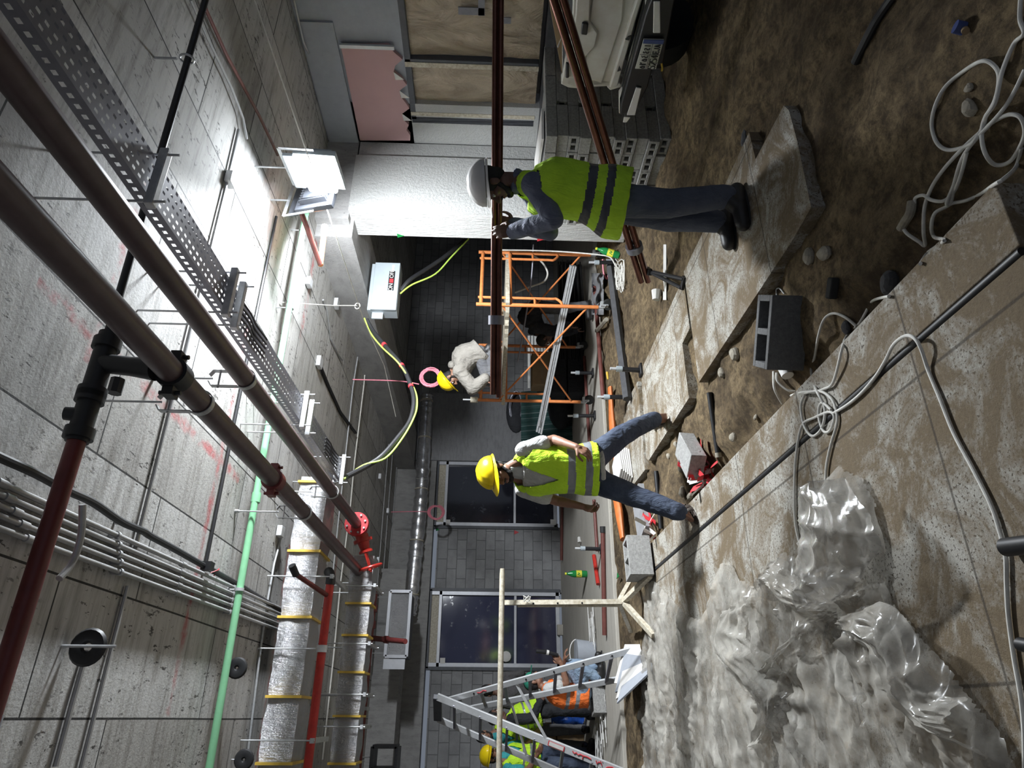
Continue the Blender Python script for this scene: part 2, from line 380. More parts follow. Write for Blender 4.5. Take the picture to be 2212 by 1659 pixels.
M = dict(
 ceil=m_ceiling(), sand=m_sand(), pave=m_paving(), foil=m_foil(), foilr=plain('shiny_foil', (.80, .80, .82), .26, .8, var=.3, scale=20, bump=1.0, bs=26), film=m_film(), poly=m_plastic(),
 beam=m_concrete('concrete_beam', (.26, .255, .25), (.44, .43, .42), streak=(3, .5, 1)),
 boardmark=m_concrete('board_marked_concrete', (.44, .44, .43), (.62, .62, .60), marks=(6, 6, .7)),
 rough=m_concrete('rough_render', (.46, .46, .45), (.60, .60, .58), bump=1.0, bs=28, pit=False),
 greycon=m_concrete('grey_column_concrete', (.24, .24, .25), (.36, .36, .37), streak=(1, 1, 4)),
 slabcon=m_concrete('platform_concrete', (.40, .37, .32), (.56, .53, .47), streak=(.25, 4, 1), bump=.3),
 block=m_block('grey_block_wall', (.33, .33, .335), (.43, .43, .435), (.17, .17, .175)),
 blockx=m_block('side_block_wall', (.30, .30, .30), (.40, .40, .40), (.34, .34, .34), 'y'),
 darkblk=plain('dark_block', (.085, .085, .09), .95, var=.3, bump=.8), hollow=plain('hollow_block', (.36, .355, .34), .95, var=.4, scale=50, bump=1.0, bs=120),
 hollow_shaded=plain('shaded_hollow_block', (.15, .15, .15), .95, var=.3, scale=50, bump=1.0, bs=120),  # block grey darkened so the colour carries the shade of its backlit face
 pipered=plain('painted_fire_pipe', (.17, .055, .045), .5, var=.3), pipepur=plain('primed_fire_pipe', (.105, .068, .070), .40, var=.3), pipedark=plain('dark_red_pipe', (.16, .028, .026), .45, var=.3),
 red=plain('bright_red_paint', (.55, .035, .025), .35, var=.35), fit=plain('black_fitting', (.022, .022, .024), .5), galv=plain('galvanised', (.55, .56, .57), .4, .35, var=.25, scale=25),
 conduit=plain('steel_conduit', (.46, .46, .46), .4, .4, var=.2), tray=plain('tray_steel', (.26, .26, .30), .45, .4, var=.2), alu=plain('aluminium', (.66, .67, .68), .42, .25, var=.15),
 blackcab=plain('black_cable', (.018, .018, .02), .5), whitecab=plain('white_cable', (.78, .76, .70), .6, var=.3), green=plain('green_ppr_pipe', (.24, .55, .31), .4, var=.12),
 gy=plain('green_yellow_wire', (.50, .72, .12), .45, var=.2), pinkc=plain('pink_cable', (.80, .25, .32), .5), orange=plain('orange_paint', (.80, .27, .085), .45, var=.25),
 orangep=plain('orange_hose', (.72, .20, .05), .55, var=.3), copper=plain('copper_tube', (.17, .072, .052), .30, .75, var=.4), boxgrey=plain('panel_grey', (.40, .45, .48), .4, var=.06),
 black=plain('black_plastic', (.015, .015, .017), .45), rub=plain('black_rubber', (.02, .02, .02), .8), white=plain('white_paint', (.72, .71, .68), .5, var=.12), cream=plain('cream_paint', (.62, .58, .48), .55, var=.15, scale=30, c2=(.36, .30, .21)),
 pink=plain('pink_board', (.52, .33, .33), .85, var=.06, scale=3), greyb=plain('grey_board', (.36, .38, .42), .85, var=.1), frame=plain('dark_frame', (.09, .095, .11), .5), aluf=plain('white_alu_frame', (.60, .61, .65), .4, .2, var=.1),
 glass=m_glass('dark_blue_glass', (.028, .030, .075)), glassd=m_glass('dark_glass', (.022, .023, .032)), card=plain('cardboard', (.33, .23, .13), .85, var=.15), tape=plain('yellow_tape', (.75, .50, .08), .5),
 greenbot=plain('green_bottle', (.03, .34, .09), .12, var=.1, Transmission_Weight=.35, IOR=1.4), yellab=plain('yellow_label', (.75, .72, .06), .5, var=.05), stone=plain('stone', (.40, .36, .29), .95, var=.4, scale=25, bump=.8),
 truckw=plain('truck_white', (.56, .55, .50), .4, var=.35, scale=4, c2=(.44, .40, .34)), plate=plain('plate_white', (.62, .61, .55), .5, var=.08), blue=plain('plate_blue', (.05, .08, .25), .5), redtape=plain('red_tape', (.62, .04, .05), .5, var=.2), wtape=plain('white_tape', (.75, .73, .70), .6, var=.1),
 skin=plain('brown_skin', (.27, .135, .085), .55, var=.2, scale=20), skind=plain('dark_brown_skin', (.15, .078, .055), .55, var=.2, scale=20), hair=plain('black_hair', (.012, .010, .010), .7, bump=.8, bs=200), eye=plain('eye_white', (.55, .52, .48), .2), iris=plain('dark_iris', (.02, .012, .008), .15), lip=plain('lips', (.24, .10, .075), .5),
 hi=m_stripe('hi_vis_lime', (.62, .95, .04), (.50, .82, .03)), hi2=m_stripe('hi_vis_green', (.56, .88, .045), (.43, .72, .035)), refl=plain('reflective_band', (.30, .32, .34), .35, .3, var=.2), refld=plain('dark_reflective_band', (.055, .06, .075), .45, var=.2), hio=m_stripe('hi_vis_orange', (.92, .20, .035), (.80, .16, .03)),
 navy=m_stripe('navy_shirt', (.135, .15, .21), (.095, .108, .16)), jeans=m_stripe('navy_jeans', (.030, .042, .075), (.07, .09, .135)), jeansg=m_stripe('grey_jeans', (.10, .115, .155), (.065, .078, .11)), jeansl=m_stripe('pale_jeans', (.30, .40, .52), (.22, .30, .42)), tee=m_stripe('white_tee', (.55, .55, .53), (.42, .42, .41)), hood=m_stripe('grey_hoodie', (.27, .25, .22), (.21, .195, .17)), blk=m_stripe('black_cloth', (.022, .023, .028), (.014, .015, .018)), gshirt=m_stripe('charcoal_shirt', (.085, .08, .085), (.06, .057, .06)), teal=m_stripe('teal_shirt', (.05, .36, .38), (.03, .27, .30)), trou=m_stripe('grey_trousers', (.14, .14, .145), (.09, .09, .10)), bluebag=plain('blue_plastic', (.03, .12, .55), .25, var=.4, bump=.6, bs=30),
 helmy=plain('yellow_helmet', (.90, .66, .01), .25, var=.06), helmw=plain('white_helmet', (.60, .59, .58), .25, var=.08), helmg=plain('green_cap', (.02, .20, .13), .7), sandal=plain('brown_sandal', (.065, .05, .04), .6), shoe=plain('dark_shoe', (.02, .018, .018), .5), wood=plain('timber', (.33, .24, .15), .8, var=.3),
)
# ================================================================ SETTING
YB = 14.35; ZC = 3.6; XR = 6.35; XL = -6.0
S('ceiling', MB().box((4.0, 7.0, ZC+.1), (21, 17, .2)), M['ceil'])
# sand: displaced grid, slightly below the paving
def sandz(x, y):
    z = -.062 + .035*mnoise.fractal(V(x*1.1, y*1.1, 3), 1, 2, 5) + .030*mnoise.noise(V(x*4+.6*y, y*4.6, 1)) + .016*mnoise.noise(V(x*11, y*11, 7)) - .018*max(0, mnoise.noise(V(x*7, y*5, 3))-.25)*2
    if x > 2.6: z += .03*min(1, (x-2.6))
    if y > 6.3: z += .04*min(1, (y-6.3))
    z += .05*math.exp(-((x-1.75)**2/.05 + (y-5.6)**2/.5)) - .10*math.exp(-((x-1.62)**2/.02))*(1 if y < 5.2 else .3)
    if y > 8.2: z = min(z, -.03)
    return z
sg = MB()
def _s(i, j, x0, x1, y0, y1): return V(lerp(x0, x1, i), lerp(y0, y1, j), sandz(lerp(x0, x1, i), lerp(y0, y1, j)))
sg.grid(lambda i, j: _s(i, j, 1.2, 6.4, .2, 9.0), 150, 240)
sg.grid(lambda i, j: _s(i, j, -6.2, 1.2, 6.0, 9.0), 120, 60)
S('floor', sg, M['sand'], fix=False)
S('floor_outer', MB().box((4.0, 7.0, -.62), (21, 17, .9)), M['sand'])
# paved walk on the left, with its edging strip beyond a black groove
pv = MB(); pv.box((-2.39, 4.1, -.10), (7.24, 5.1, .20)); S('floor_paving', pv, M['pave'], bevel=.006)
pv = MB(); pv.box((1.385, 4.07, -.103), (.245, 5.04, .20)); S('floor_paving_edge', pv, M['pave'], bevel=.006)
S('floor_drain_slot', MB().tube([V(1.246, 1.56, -.0125), V(1.246, 6.58, -.0125)], .0165, 12), M['blackcab'])
def slab(pts, th=.13, z=0.0):
    q = [pz(a, b, z) for a, b in pts]; return MB().quadbox([p + V(0, 0, -th) for p in q], (0, 0, th))
S('floor_slab', slab([(1477,587),(1509.6,826),(1640,628),(1712,519),(1752,448),(1742,400),(1723,309),(1704,238),(1693,228),(1632,344),(1618,285),(1566,399),(1523,492)]), M['pave'])
S('floor_slab', slab([(1476,600),(1490,709),(1474,742),(1488,860),(1401,995),(1396,990),(1385,800)], z=-.002), M['pave'])
S('floor_slab', slab([(1377,824),(1394,1014),(1360,1058),(1340,930),(1342,890)], z=-.004), M['pave'])
# concrete platform along the back wall with a pale arris
S('floor_platform', MB().box((3.6, 11.4, -.20), (19.4, 5.95, .42)), M['slabcon'], bevel=.01)
# back wall : blocks, concrete column, lintel beam, two window openings
YW = YB
def zy(x, y): return py(x, y, YW)
w1l, w1r = zy(1100, 1442).x, zy(1100, 1279).x; w2l, w2r = zy(1100, 1138).x, zy(1100, 1000).x
wt, wb = zy(925, 1360).z, 0.02
colx0, colx1 = w2r, zy(1100, 856).x
for a, b in ((-6.4, w1l), (w1r, w2l)):
    S('wall_back', MB().box(((a+b)/2, YW+.1, 1.3), (b-a, .2, 2.64)), M['block'])
S('wall_back', MB().box(((colx1+14)/2, YW+.12, 1.8), (14-colx1, .2, 3.6)), M['block'])
S('wall_back_column', MB().box(((colx0+colx1)/2, YW+.05, 1.7), (colx1-colx0, .3, 3.4)), M['greycon'])
S('wall_back_lintel', MB().box(((-6.4+colx1)/2, YW+.12, (wt+.02+3.6)/2), (colx1+6.4, .34, 3.6-wt-.02)), M['beam'])
S('wall_back_bulkhead', MB().box((-.4, YW-.55, 3.36), (6.0, .7, .5)), M['beam'])
def window(n, x0, x1, mull, pane_m):
    fr = MB(); y = YW+.02; z0, z1 = wb+.02, wt
    s_ = .075
    fr.box(((x0+x1)/2, y, z0+s_/2+.02), (x1-x0, .10, s_)); fr.box((x0+s_/2, y, (z0+z1)/2), (s_, .1, z1-z0)); fr.box((x1-s_/2, y, (z0+z1)/2), (s_, .1, z1-z0))
    zt = z1-.22
    fr.box(((x0+x1)/2, y, zt), (x1-x0, .1, .06)); fr.box(((x0+x1)/2, y, mull), (x1-x0-.14, .08, .05))
    o = S('window_%d' % n, fr, M['aluf'], bevel=.004)
    t = MB(); t.box(((x0+x1)/2, y+.02, (zt+z1)/2), (x1-x0, .05, z1-zt-.03)); P('transom_panel', t, M['cream'], o)
    d = MB(); d.box(((x0+x1)/2, y-.0, z1-.02), (x1-x0+.06, .13, .04)); d.box((x0-.03, y, (z0+z1)/2), (.06, .13, z1-z0)); d.box((x1+.03, y, (z0+z1)/2), (.06, .13, z1-z0)); P('outer_frame', d, M['frame'], o)
    P('pane', MB().box(((x0+x1)/2, y+.03, (mull+zt)/2), (x1-x0-.14, .012, zt-mull-.05)), pane_m, o)
    P('pane', MB().box(((x0+x1)/2, y+.03, (z0+.08+mull)/2), (x1-x0-.14, .012, mull-z0-.12)), pane_m, o)
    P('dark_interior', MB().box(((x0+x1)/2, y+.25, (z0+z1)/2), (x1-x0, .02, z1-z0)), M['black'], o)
    return o
win1 = window(1, w1l, w1r, zy(1113, 1360).z, M['glass']); win2 = window(2, w2l, w2r, zy(1112, 1070).z, M['glassd'])
# right side: column, downstand beam, facade returning towards the camera
S('wall_right_column', MB().box((5.48, 6.32, 1.6), (.60, .42, 3.24)), [M['boardmark']], bevel=.008)
S('wall_right_render', MB().box((5.60, 6.095, 1.6), (.84, .03, 3.24)), M['rough'])
S('wall_right_render', MB().box((6.02, 6.30, 1.55), (.50, .36, 3.3)), M['rough'])
S('wall_right_return', MB().box((6.42, 6.0, 1.6), (.24, .9, 3.3)), M['rough'])
S('wall_right_end', MB().box((13.2, 7, 1.7), (.2, 17, 4.4)), M['beam'])
S('wall_right_beam', MB().box((5.30, 10.3, 3.4), (.75, 8.1, .44)), M['beam'])
S('wall_right_beam', MB().box((5.75, 6.34, 3.42), (1.3, .40, .40)), M['beam'])
XF = 6.3
def xf(x, y): return px(x, y, XF)
ya, yb = 6.1, 2.2
zt = xf(893, 290).z; zb = xf(1155, 250).z
S('wall_right', MB().box((XF+.12, 4.0, (3.6+zt)/2), (.24, 4.3, 3.6-zt)), M['greyb'])
S('wall_right_sill', MB().box((XF+.10, 4.0, zb/2-.1), (.34, 4.3, zb+.1)), M['darkblk'])
y1 = xf(1000, 262).y; y2 = xf(1000, 136).y; y3 = y2 - (y1-y2)*1.02; y4 = y3 - 1.1
fr = MB()
for yy, w in ((y1, .10), (y2, .05), (y3, .05)): fr.box((XF+.05, yy, (zt+zb)/2), (.1, w, zt-zb))
fr.box((XF+.05, (y1+2.2)/2, zt-.03), (.1, y1-2.2, .07))
w3 = S('window_3', fr, M['frame'], bevel=.006)
for a, b in ((y1, y2), (y2, y3), (y3, 2.3)):
    def fn(i, j, a=a, b=b):
        y = lerp(a-.03, b+.03, i); z = lerp(zb, zt-.06, j)
        return V(XF+.07 + .018*mnoise.noise(V(y*4, z*2.2, 5)) + .012*mnoise.noise(V(y*9+z*4, z*3, 9)), y, z)
    P('plastic_film', MB().grid(fn, 30, 40), M['film'], w3, fix=False)
tp = MB(); tp.box((XF+.0, y2+.04, (zt+zb)/2), (.012, .06, zt-zb)); tp.box((XF+.0, y1-.09, (zt+zb)/2), (.012, .05, zt-zb)); P('pale_tape_strip', tp, M['cream'], w3)
tp = MB()
for (cx, cy, w, h) in ((1018, 26, .06, .20), (1040, 6, .22, .05), (1090, 46, .05, .10)):
    c = xf(cx, cy); tp.box((XF+.015, c.y, c.z), (.012, w*1.3, h*1.3))
P('grey_tape_patch', tp, M['tray'], w3)
# enclosing sides out of the frame
S('wall_left', MB().box((XL-.1, 7, 1.7), (.2, 17, 4.4)), M['beam'])
# pink insulation board over the opening
a, b, c, d = xf(738, 94), xf(779, 297), xf(884, 297), xf(850, 92)
nb = 16; jag = [random.uniform(-.035, .03) for _ in range(nb+1)]
q = [a, b] + [lerp(c, d, i/nb) + V(0, 0, jag[i] + .05*math.sin(i*1.7)*(i > 3)) for i in range(nb+1)]
q = [V(XF-.05, p.y, p.z) for p in q]
t = T('insulation_board', 'torn pink insulation board over the opening beside the floodlight', 'board', V(XF-.03, (a.y+b.y)/2, min(p.z for p in q)))
P('pink_panel', MB().quadbox(q, (.045, 0, 0)), M['pink'], t, smooth=False)
P('edge_strip', MB().box((XF-.06, a.y-.02, (a.z+d.z)/2), (.03, .04, a.z-d.z+.02)), M['alu'], t)
for i in (5, 9, 12):
    p0 = q[2+i]; P('torn_paper', MB().quadbox([p0, p0+V(0, .10, -.01), p0+V(-.05, .05, -.11)], (.004, 0, 0)), M['wtape'], t, smooth=False)
e1, e2 = xf(690, 300), xf(735, 100)
S('wall_right_fascia', MB().box((XF-.012, (a.y+b.y)/2, (a.z+3.58)/2+.02), (.03, abs(a.y-b.y)+.5, 3.58-a.z-.04)), M['greyb'])
# ---------------------------------------------------------------- light
LP = pd(691, 373, 5.75)
W = bpy.data.worlds.new('night'); SC.world = W; W.use_nodes = True
bg = W.node_tree.nodes['Background']; bg.inputs[0].default_value = (.72, .82, 1.0, 1); bg.inputs[1].default_value = .15
SC.view_settings.exposure = .42
# ================================================================ FLOODLIGHTS
def flood(label, pos, n, w, h, lit, power=0):
    n = n.normalized(); s = n.cross(V(0, 0, 1)).normalized(); u = s.cross(n).normalized()
    t = T('floodlight', label, 'light', pos)
    ax = (s, u, n)
    hb = MB(); hb.box(pos - n*.03, (w+.08, h+.10, .05), ax=ax); hb.box(pos - n*.08, (w*.75, h*.75, .06), ax=ax)
    for k in range(9): hb.box(pos - n*.075 + s*((k-4)*w/9), (.008, h, .07), ax=ax)
    P('housing', hb, M['boxgrey'] if lit else M['frame'], t, bevel=.008)
    b = MB(); b.box(pos + u*(h*.5+.09) , (w+.06, .09, .03), ax=ax); P('gear_plate', b, M['boxgrey'] if lit else M['frame'], t, bevel=.006)
    y = MB(); top = pos + u*(h*.5+.22)
    for k in (-1, 1): y.bar(pos + s*(k*(w/2+.06)) - n*.03, pos + s*(k*(w/2+.06)) + u*(h*.5+.16) - n*.03, .03, .006, n)
    y.bar(pos - s*(w/2+.06) + u*(h*.5+.16) - n*.03, pos + s*(w/2+.06) + u*(h*.5+.16) - n*.03, .03, .006, n)
    y.cyl(pos + u*(h*.5+.16) - n*.03, V((pos + u*(h*.5+.16) - n*.03).x, (pos + u*(h*.5+.16) - n*.03).y, 3.6), .008, n=8)
    P('bracket', y, M['galv'], t)
    lens = MB(); lens.box(pos + n*(.03 if lit else .012), (w, h, .09 if lit else .04), ax=ax)
    P('lens', lens, m_emit('lit_lens', (.86, .93, 1.0), 95.0) if lit else M['boxgrey'], t, bevel=.02)
    if power:
        L = bpy.data.lights.new('floodlight_beam', 'AREA'); L.shape = 'RECTANGLE'; L.size = w; L.size_y = h; L.energy = power; L.color = (.90, .95, 1.0)
        o = bpy.data.objects.new('floodlight_beam', L); COL.objects.link(o)
        L.spread = math.radians(130 if lit else 145)
        nb = (n - V(0, 0, .30 if lit else .30)).normalized()
        o.matrix_world = Matrix.LocRotScale(pos + n*.09, Matrix((s, u, -n)).transposed().to_quaternion() if False else (-nb).to_track_quat('Z', 'Y'), None)
    return t
flood('glaring white floodlight hung under the ceiling near the column', LP, V(-1, .12, .04), .38, .25, True, 300)
LP2 = pd(690, 428, 6.15)
flood('dark unlit-looking back of a second floodlight beside the glaring one', LP2, V(-.22, .93, -.22), .34, .25, False, 150)
# ================================================================ PIPES, TRAYS, DUCTS
ZP = 3.05
def p1x(y): return 1.40 + .017*y
def p2x(y): return 1.72 + .034*y
def ring(mb, c, d, r, w=.05, t=.018):
    d = Vector(d).normalized(); mb.tube_l([(c - d*w, r+.002), (c - d*w, r+t), (c + d*w, r+t), (c + d*w, r+.002)], d, 24)
def coupling(parent, c, d, r, mat):
    mb = MB(); d = Vector(d).normalized(); ring(mb, c, d, r, .045, .016)
    a, b = frame_from(d)
    for k in (-1, 1):
        mb.box(c + a*(k*(r+.03)), (.05, .07, .05), ax=(a, d, b)); mb.cyl(c + a*(k*(r+.035)) - b*.05, c + a*(k*(r+.035)) + b*.05, .011, n=6)
    return P('coupling', mb, mat, parent)
def hanger(parent, c, d, r, top=ZC, off=.0):
    d = Vector(d).normalized(); a = d.cross(V(0, 0, 1)).normalized()
    mb = MB(); h = r + .16
    mb.cyl(c + V(0, 0, h-.02), V(c.x, c.y, top), .006, n=8); mb.cyl(V(c.x, c.y, top-.035), V(c.x, c.y, top), .014, n=8)
    P('hanger_rod', mb, M['galv'], parent)
    mb = MB(); pts = []
    for k in range(25):
        t = math.pi*(-.5 - .33 + 1.66*0) ; ang = -math.pi*.5 + (k-12)/12*math.pi*.72
        pts.append((a*math.cos(ang) + V(0, 0, 1)*math.sin(ang))*(r+.006))
    pts = [a*-.02 + V(0, 0, h)] + [a*-.05+V(0,0,h-.02)] + [pts[0]*1.02] + pts + [pts[-1]*1.02] + [a*.05+V(0,0,h-.02)] + [a*.02 + V(0, 0, h)]
    for i in range(len(pts)-1): mb.bar(c + pts[i], c + pts[i+1], .035, .005, d.cross(pts[i+1]-pts[i]) if (pts[i+1]-pts[i]).length > 1e-6 else V(0,0,1))
    mb.cyl(c + a*-.06 + V(0, 0, h-.06), c + a*.06 + V(0, 0, h-.06), .006, n=6)
    P('clevis', mb, M['galv'], parent)
Y1E = 9.25
t = T('fire_main', 'thick primed fire main running deep under the ceiling with black couplings', 'pipe', V(1.45, 4, ZP-.1))
e0 = V(p1x(0.2), .2, ZP); e1 = V(p1x(Y1E-.1), Y1E-.1, ZP)
P('pipe', MB().tube([e0, e1], .058, 28), M['pipepur'], t)
YC = (pz(378, 805, ZP).y, pz(592, 1030, ZP).y, pz(790, 1222, ZP).y)
for yy in YC: coupling(t, V(p1x(yy), yy, ZP), e1-e0, .059, M['fit'] if yy < 3 else M['pipedark'])
for yy in (pz(430, 885, ZP).y, pz(655, 1110, ZP).y, pz(798, 1232, ZP).y+.15): hanger(t, V(p1x(yy), yy, ZP), e1-e0, .058)
# elbow and branch heading left
el = [V(p1x(Y1E), Y1E-.14, ZP), V(p1x(Y1E)-.01, Y1E-.04, ZP), V(p1x(Y1E)-.06, Y1E+.03, ZP), V(p1x(Y1E)-.16, Y1E+.05, ZP)]
P('elbow', MB().tube(spl(el, 5), .064, 24), M['pipedark'], t)
P('branch', MB().tube([el[-1], V(-3.2, Y1E+.05, ZP)], .058, 24), M['pipedark'], t)
for xx in (1.28, 1.08): coupling(t, V(xx, Y1E+.05, ZP), V(1, 0, 0), .059, M['pipedark'])
tee = MB(); tt = pd(878, 1395, 9.0); s0 = V(.92, Y1E+.05, ZP); dn = pz(880, 1398, 2.55)
tee.tube([s0, lerp(s0, V(dn.x, 8.6, 2.5), .5), V(dn.x, 8.6, 2.5)], [.033, .033, .03], 14); P('drop_branch', tee, M['pipedark'], t)
ring_m = MB(); ring(ring_m, lerp(s0, V(dn.x, 8.6, 2.5), .5), V(dn.x, 8.6, 2.5)-s0, .033, .03, .012); P('coupling', ring_m, M['pipedark'], t)
hb = MB(); hb.bar(V(.1, Y1E-.08, ZP), V(.1, Y1E+.18, ZP), .04, .15); P('pipe_clamp', hb, M['galv'], t)
# second main with the gate valve
t = T('valve_pipe', 'thick primed pipe beside the cable tray ending in the red gate valve', 'pipe', V(1.9, 4, ZP-.1))
yv = pz(770, 1128, ZP).y; f0 = V(p2x(.2), .2, ZP); f1 = V(p2x(yv), yv, ZP); dd = (f1-f0).normalized()
P('pipe', MB().tube([f0, f1], .057, 28), M['pipepur'], t)
for yy in (pz(528, 830, ZP).y, pz(715, 1080, ZP).y): hanger(t, V(p2x(yy), yy, ZP), dd, .057)
t = T('gate_valve', 'bright red gate valve with spoked handwheel at the pipe end', 'valve', f1)
mb = MB(); mb.tube_l([(f1, .135), (f1+dd*.025, .135)], dd, 28); P('flange', mb, M['redtape'], t, label='dusty pinkish red flange', bevel=.004)
mb = MB(); mb.tube_l([(f1+dd*.04, .135), (f1+dd*.07, .135)], dd, 28); mb.tube_l([(f1+dd*.03, .07), (f1+dd*.34, .075)], dd, 20); mb.ell(f1+dd*.2, (.105, .105, .105)); P('valve_body', mb, M['red'], t)
mb = MB(); a, b = frame_from(dd)
for k in range(8):
    q = f1 + (a*math.cos(k*math.pi/4+.3) + b*math.sin(k*math.pi/4+.3))*.105; mb.cyl(q - dd*.025, q + dd*.09, .012, n=6)
P('bolt', mb, M['galv'], t)
vd = (pd(799, 1226, f1.dot(CF)+.15) - (f1+dd*.24)); L = vd.length; vd.normalize(); vc = f1+dd*.24
mb = MB(); mb.tube_l([(vc+vd*.08, .075), (vc+vd*.13, .075), (vc+vd*.131, .11), (vc+vd*.165, .11), (vc+vd*.166, .07), (vc+vd*.25, .055), (vc+vd*.27, .08), (vc+vd*.29, .08)], vd, 20); P('bonnet', mb, M['red'], t)
mb = MB(); aa, bb = frame_from(vd)
for k in (-1, 1): mb.bar(vc+vd*.30+aa*(k*.06), vc+vd*(L-.03)+aa*(k*.02), .03, .02)
mb.cyl(vc+vd*.3, vc+vd*(L+.05), .016, n=10); P('yoke', mb, M['red'], t)
mb = MB(); hc = vc+vd*L
mb.tube([hc + (aa*math.cos(k/24*6.2832)+bb*math.sin(k/24*6.2832))*.135 for k in range(24)], .015, 8, closed=True)
for k in range(5): mb.cyl(hc, hc+(aa*math.cos(k*1.2566)+bb*math.sin(k*1.2566))*.13, .011, n=6)
mb.cyl(hc-vd*.02, hc+vd*.03, .03, n=12); P('handwheel', mb, M['red'], t)
# cable tray
ZT = 3.12
def tx(y): return pz(187, 225, ZT).x + (pz(700, 985, ZT).x - pz(187, 225, ZT).x)*(y-pz(187, 225, ZT).y)/(pz(700, 985, ZT).y-pz(187, 225, ZT).y)
yT = pz(738, 1041, ZT).y; ya_ = .9
t = T('cable_tray', 'perforated steel cable tray slung on struts next to the valve pipe', 'tray', V(tx(3), 3, ZT))
TW = .20; per = .052; ny = int((yT-ya_)/per)
# perforated bottom made of a lattice with real slots
mb = MB()
def tp_(y, u, z=0.0): return V(tx(y)+u*TW, y, ZT+z)
us = [0, .10, .17, .30, .37, .5, .57, .70, .77, .90, 1]
for i in range(ny):
    y0 = ya_+i*per
    for k in range(10):
        hole = k % 2 == 1; off = .5 if (k//2) % 2 else 0
        segs = [(0, 1)] if not hole else ([(0, .12), (.58, 1)] if not off else [(0, .42), (.88, 1)])
        for s0, s1 in segs:
            ya2, yb2 = y0+s0*per, y0+s1*per
            mb._add([tp_(ya2, us[k]), tp_(ya2, us[k+1]), tp_(yb2, us[k+1]), tp_(yb2, us[k])], [(0, 1, 2, 3)])
P('tray_floor', mb, M['tray'], t, fix=False)
for nm, u in (('side_flange', 0), ('side_flange', 1)):
    mb = MB()
    for i in range(ny):
        y0 = ya_+i*per; h = .075
        for (s0, s1, z0, z1) in ((0, .3, 0, h), (.3, .75, 0, h*.4), (.3, .75, h*.66, h), (.75, 1, 0, h)):
            mb._add([tp_(y0+s0*per, u, z0), tp_(y0+s1*per, u, z0), tp_(y0+s1*per, u, z1), tp_(y0+s0*per, u, z1)], [(0, 1, 2, 3)])
    P(nm, mb, M['tray'], t, fix=False)
mb = MB(); mb.box((tx(yT)+TW/2, yT, ZT+.04), (TW+.02, .02, .11)); P('end_plate', mb, M['alu'], t)
for (sx, sy) in ((330, 430), (495, 655), (500, 745), (668, 925), (650, 950), (740, 1085)):
    yy = min(pz(sx, sy, ZT-.03).y, yT-.12); x0 = tx(yy)-.04; x1 = x0+TW+.08
    mb = MB(); mb.box(((x0+x1)/2, yy, ZT-.024), (x1-x0+.05, .045, .042)); P('strut', mb, M['galv'], t, bevel=.004)
    mb = MB()
    for xx in (x0, x1): mb.cyl((xx, yy, ZT-.09), (xx, yy, ZC), .006, n=8)
    P('hanger_rod', mb, M['galv'], t)
mb = MB()
for s0, s1 in (((516, 667), (575, 715)), ((700, 965), (725, 1000))):
    for k in range(5):
        a_, b_ = pz(*s0, ZT), pz(*s1, ZT); mb.tube(spl([V(tx(lerp(a_.y, b_.y, q))+.03+.035*k, lerp(a_.y, b_.y, q), ZT-.012+.006*(-1)**j) for j, q in enumerate((0, .3, .6, 1))], 4), .006, 6)
P('cable_end', mb, M['blackcab'], t)
# lateral sprinkler line: black at the right, dark red at the left, black grooved tee
YL, ZL = 2.9, 3.40
t = T('branch_line', 'dark red branch pipe crossing under the ceiling at left with black tee', 'pipe', V(.5, YL, ZL-.06))
tx0 = pz(225, 790, ZL).x
P('pipe', MB().tube([V(tx0-.15, YL, ZL), V(-2.2, YL-.03, ZL-.01)], .039, 20), M['pipedark'], t)
mb = MB(); mb.tube([V(tx0+.16, YL, ZL), V(tx0-.2, YL, ZL)], .049, 20); ring(mb, V(tx0+.1, YL, ZL), V(1, 0, 0), .049, .025, .014); ring(mb, V(tx0-.16, YL, ZL), V(1, 0, 0), .049, .025, .014)
q = V(p1x(YL-.1), YL-.05, ZP+.06); mb.tube([V(tx0, YL, ZL), lerp(V(tx0, YL, ZL), q, .55), q], [.046, .046, .055], 18); P('grooved_tee', mb, M['fit'], t)
x2 = pz(200, 910, ZL).x; mb = MB(); mb.tube([V(x2+.13, YL, ZL), V(x2-.13, YL, ZL)], .049, 20); ring(mb, V(x2+.09, YL, ZL), V(1, 0, 0), .049, .025, .014); ring(mb, V(x2-.09, YL, ZL), V(1, 0, 0), .049, .025, .014); mb.cyl(V(x2, YL, ZL), V(x2, YL-.02, ZL+.08), .035, .03); P('coupling', mb, M['fit'], t)
P('label_band', MB().tube([V(pz(20, 1575, ZL).x-.03, YL, ZL), V(pz(20, 1575, ZL).x+.05, YL, ZL)], .041, 20), M['greyb'], t)
mb = MB(); hx = pz(262, 835, ZL).x; mb.tube_l([(V(hx-.02, YL+.25, ZL+.05), .035), (V(hx+.06, YL+.25, ZL+.05), .035)], V(1, 0, 0), 8); P('end_cap', mb, M['fit'], t)
t = T('slim_branch_line', 'slim dark pipe crossing under the ceiling at right with ring hanger', 'pipe', V(3, YL, ZL))
P('pipe', MB().tube([V(tx0+.1, YL, ZL+.01), V(4.9, YL-.1, ZL+.01)], .02, 14), M['fit'], t)
hp = V(pz(395, 100, ZL).x, YL-.07, ZL+.01); mb = MB()
mb.cyl(hp+V(0, 0, .06), V(hp.x, hp.y, ZC), .008, n=8)
P('hanger_rod', mb, M['galv'], t); mb = MB(); mb.tube([hp + V(0, math.cos(k/16*6.283)*.034, math.sin(k/16*6.283)*.04) for k in range(16)], .007, 6, closed=True); P('ring_clip', mb, M['galv'], t)
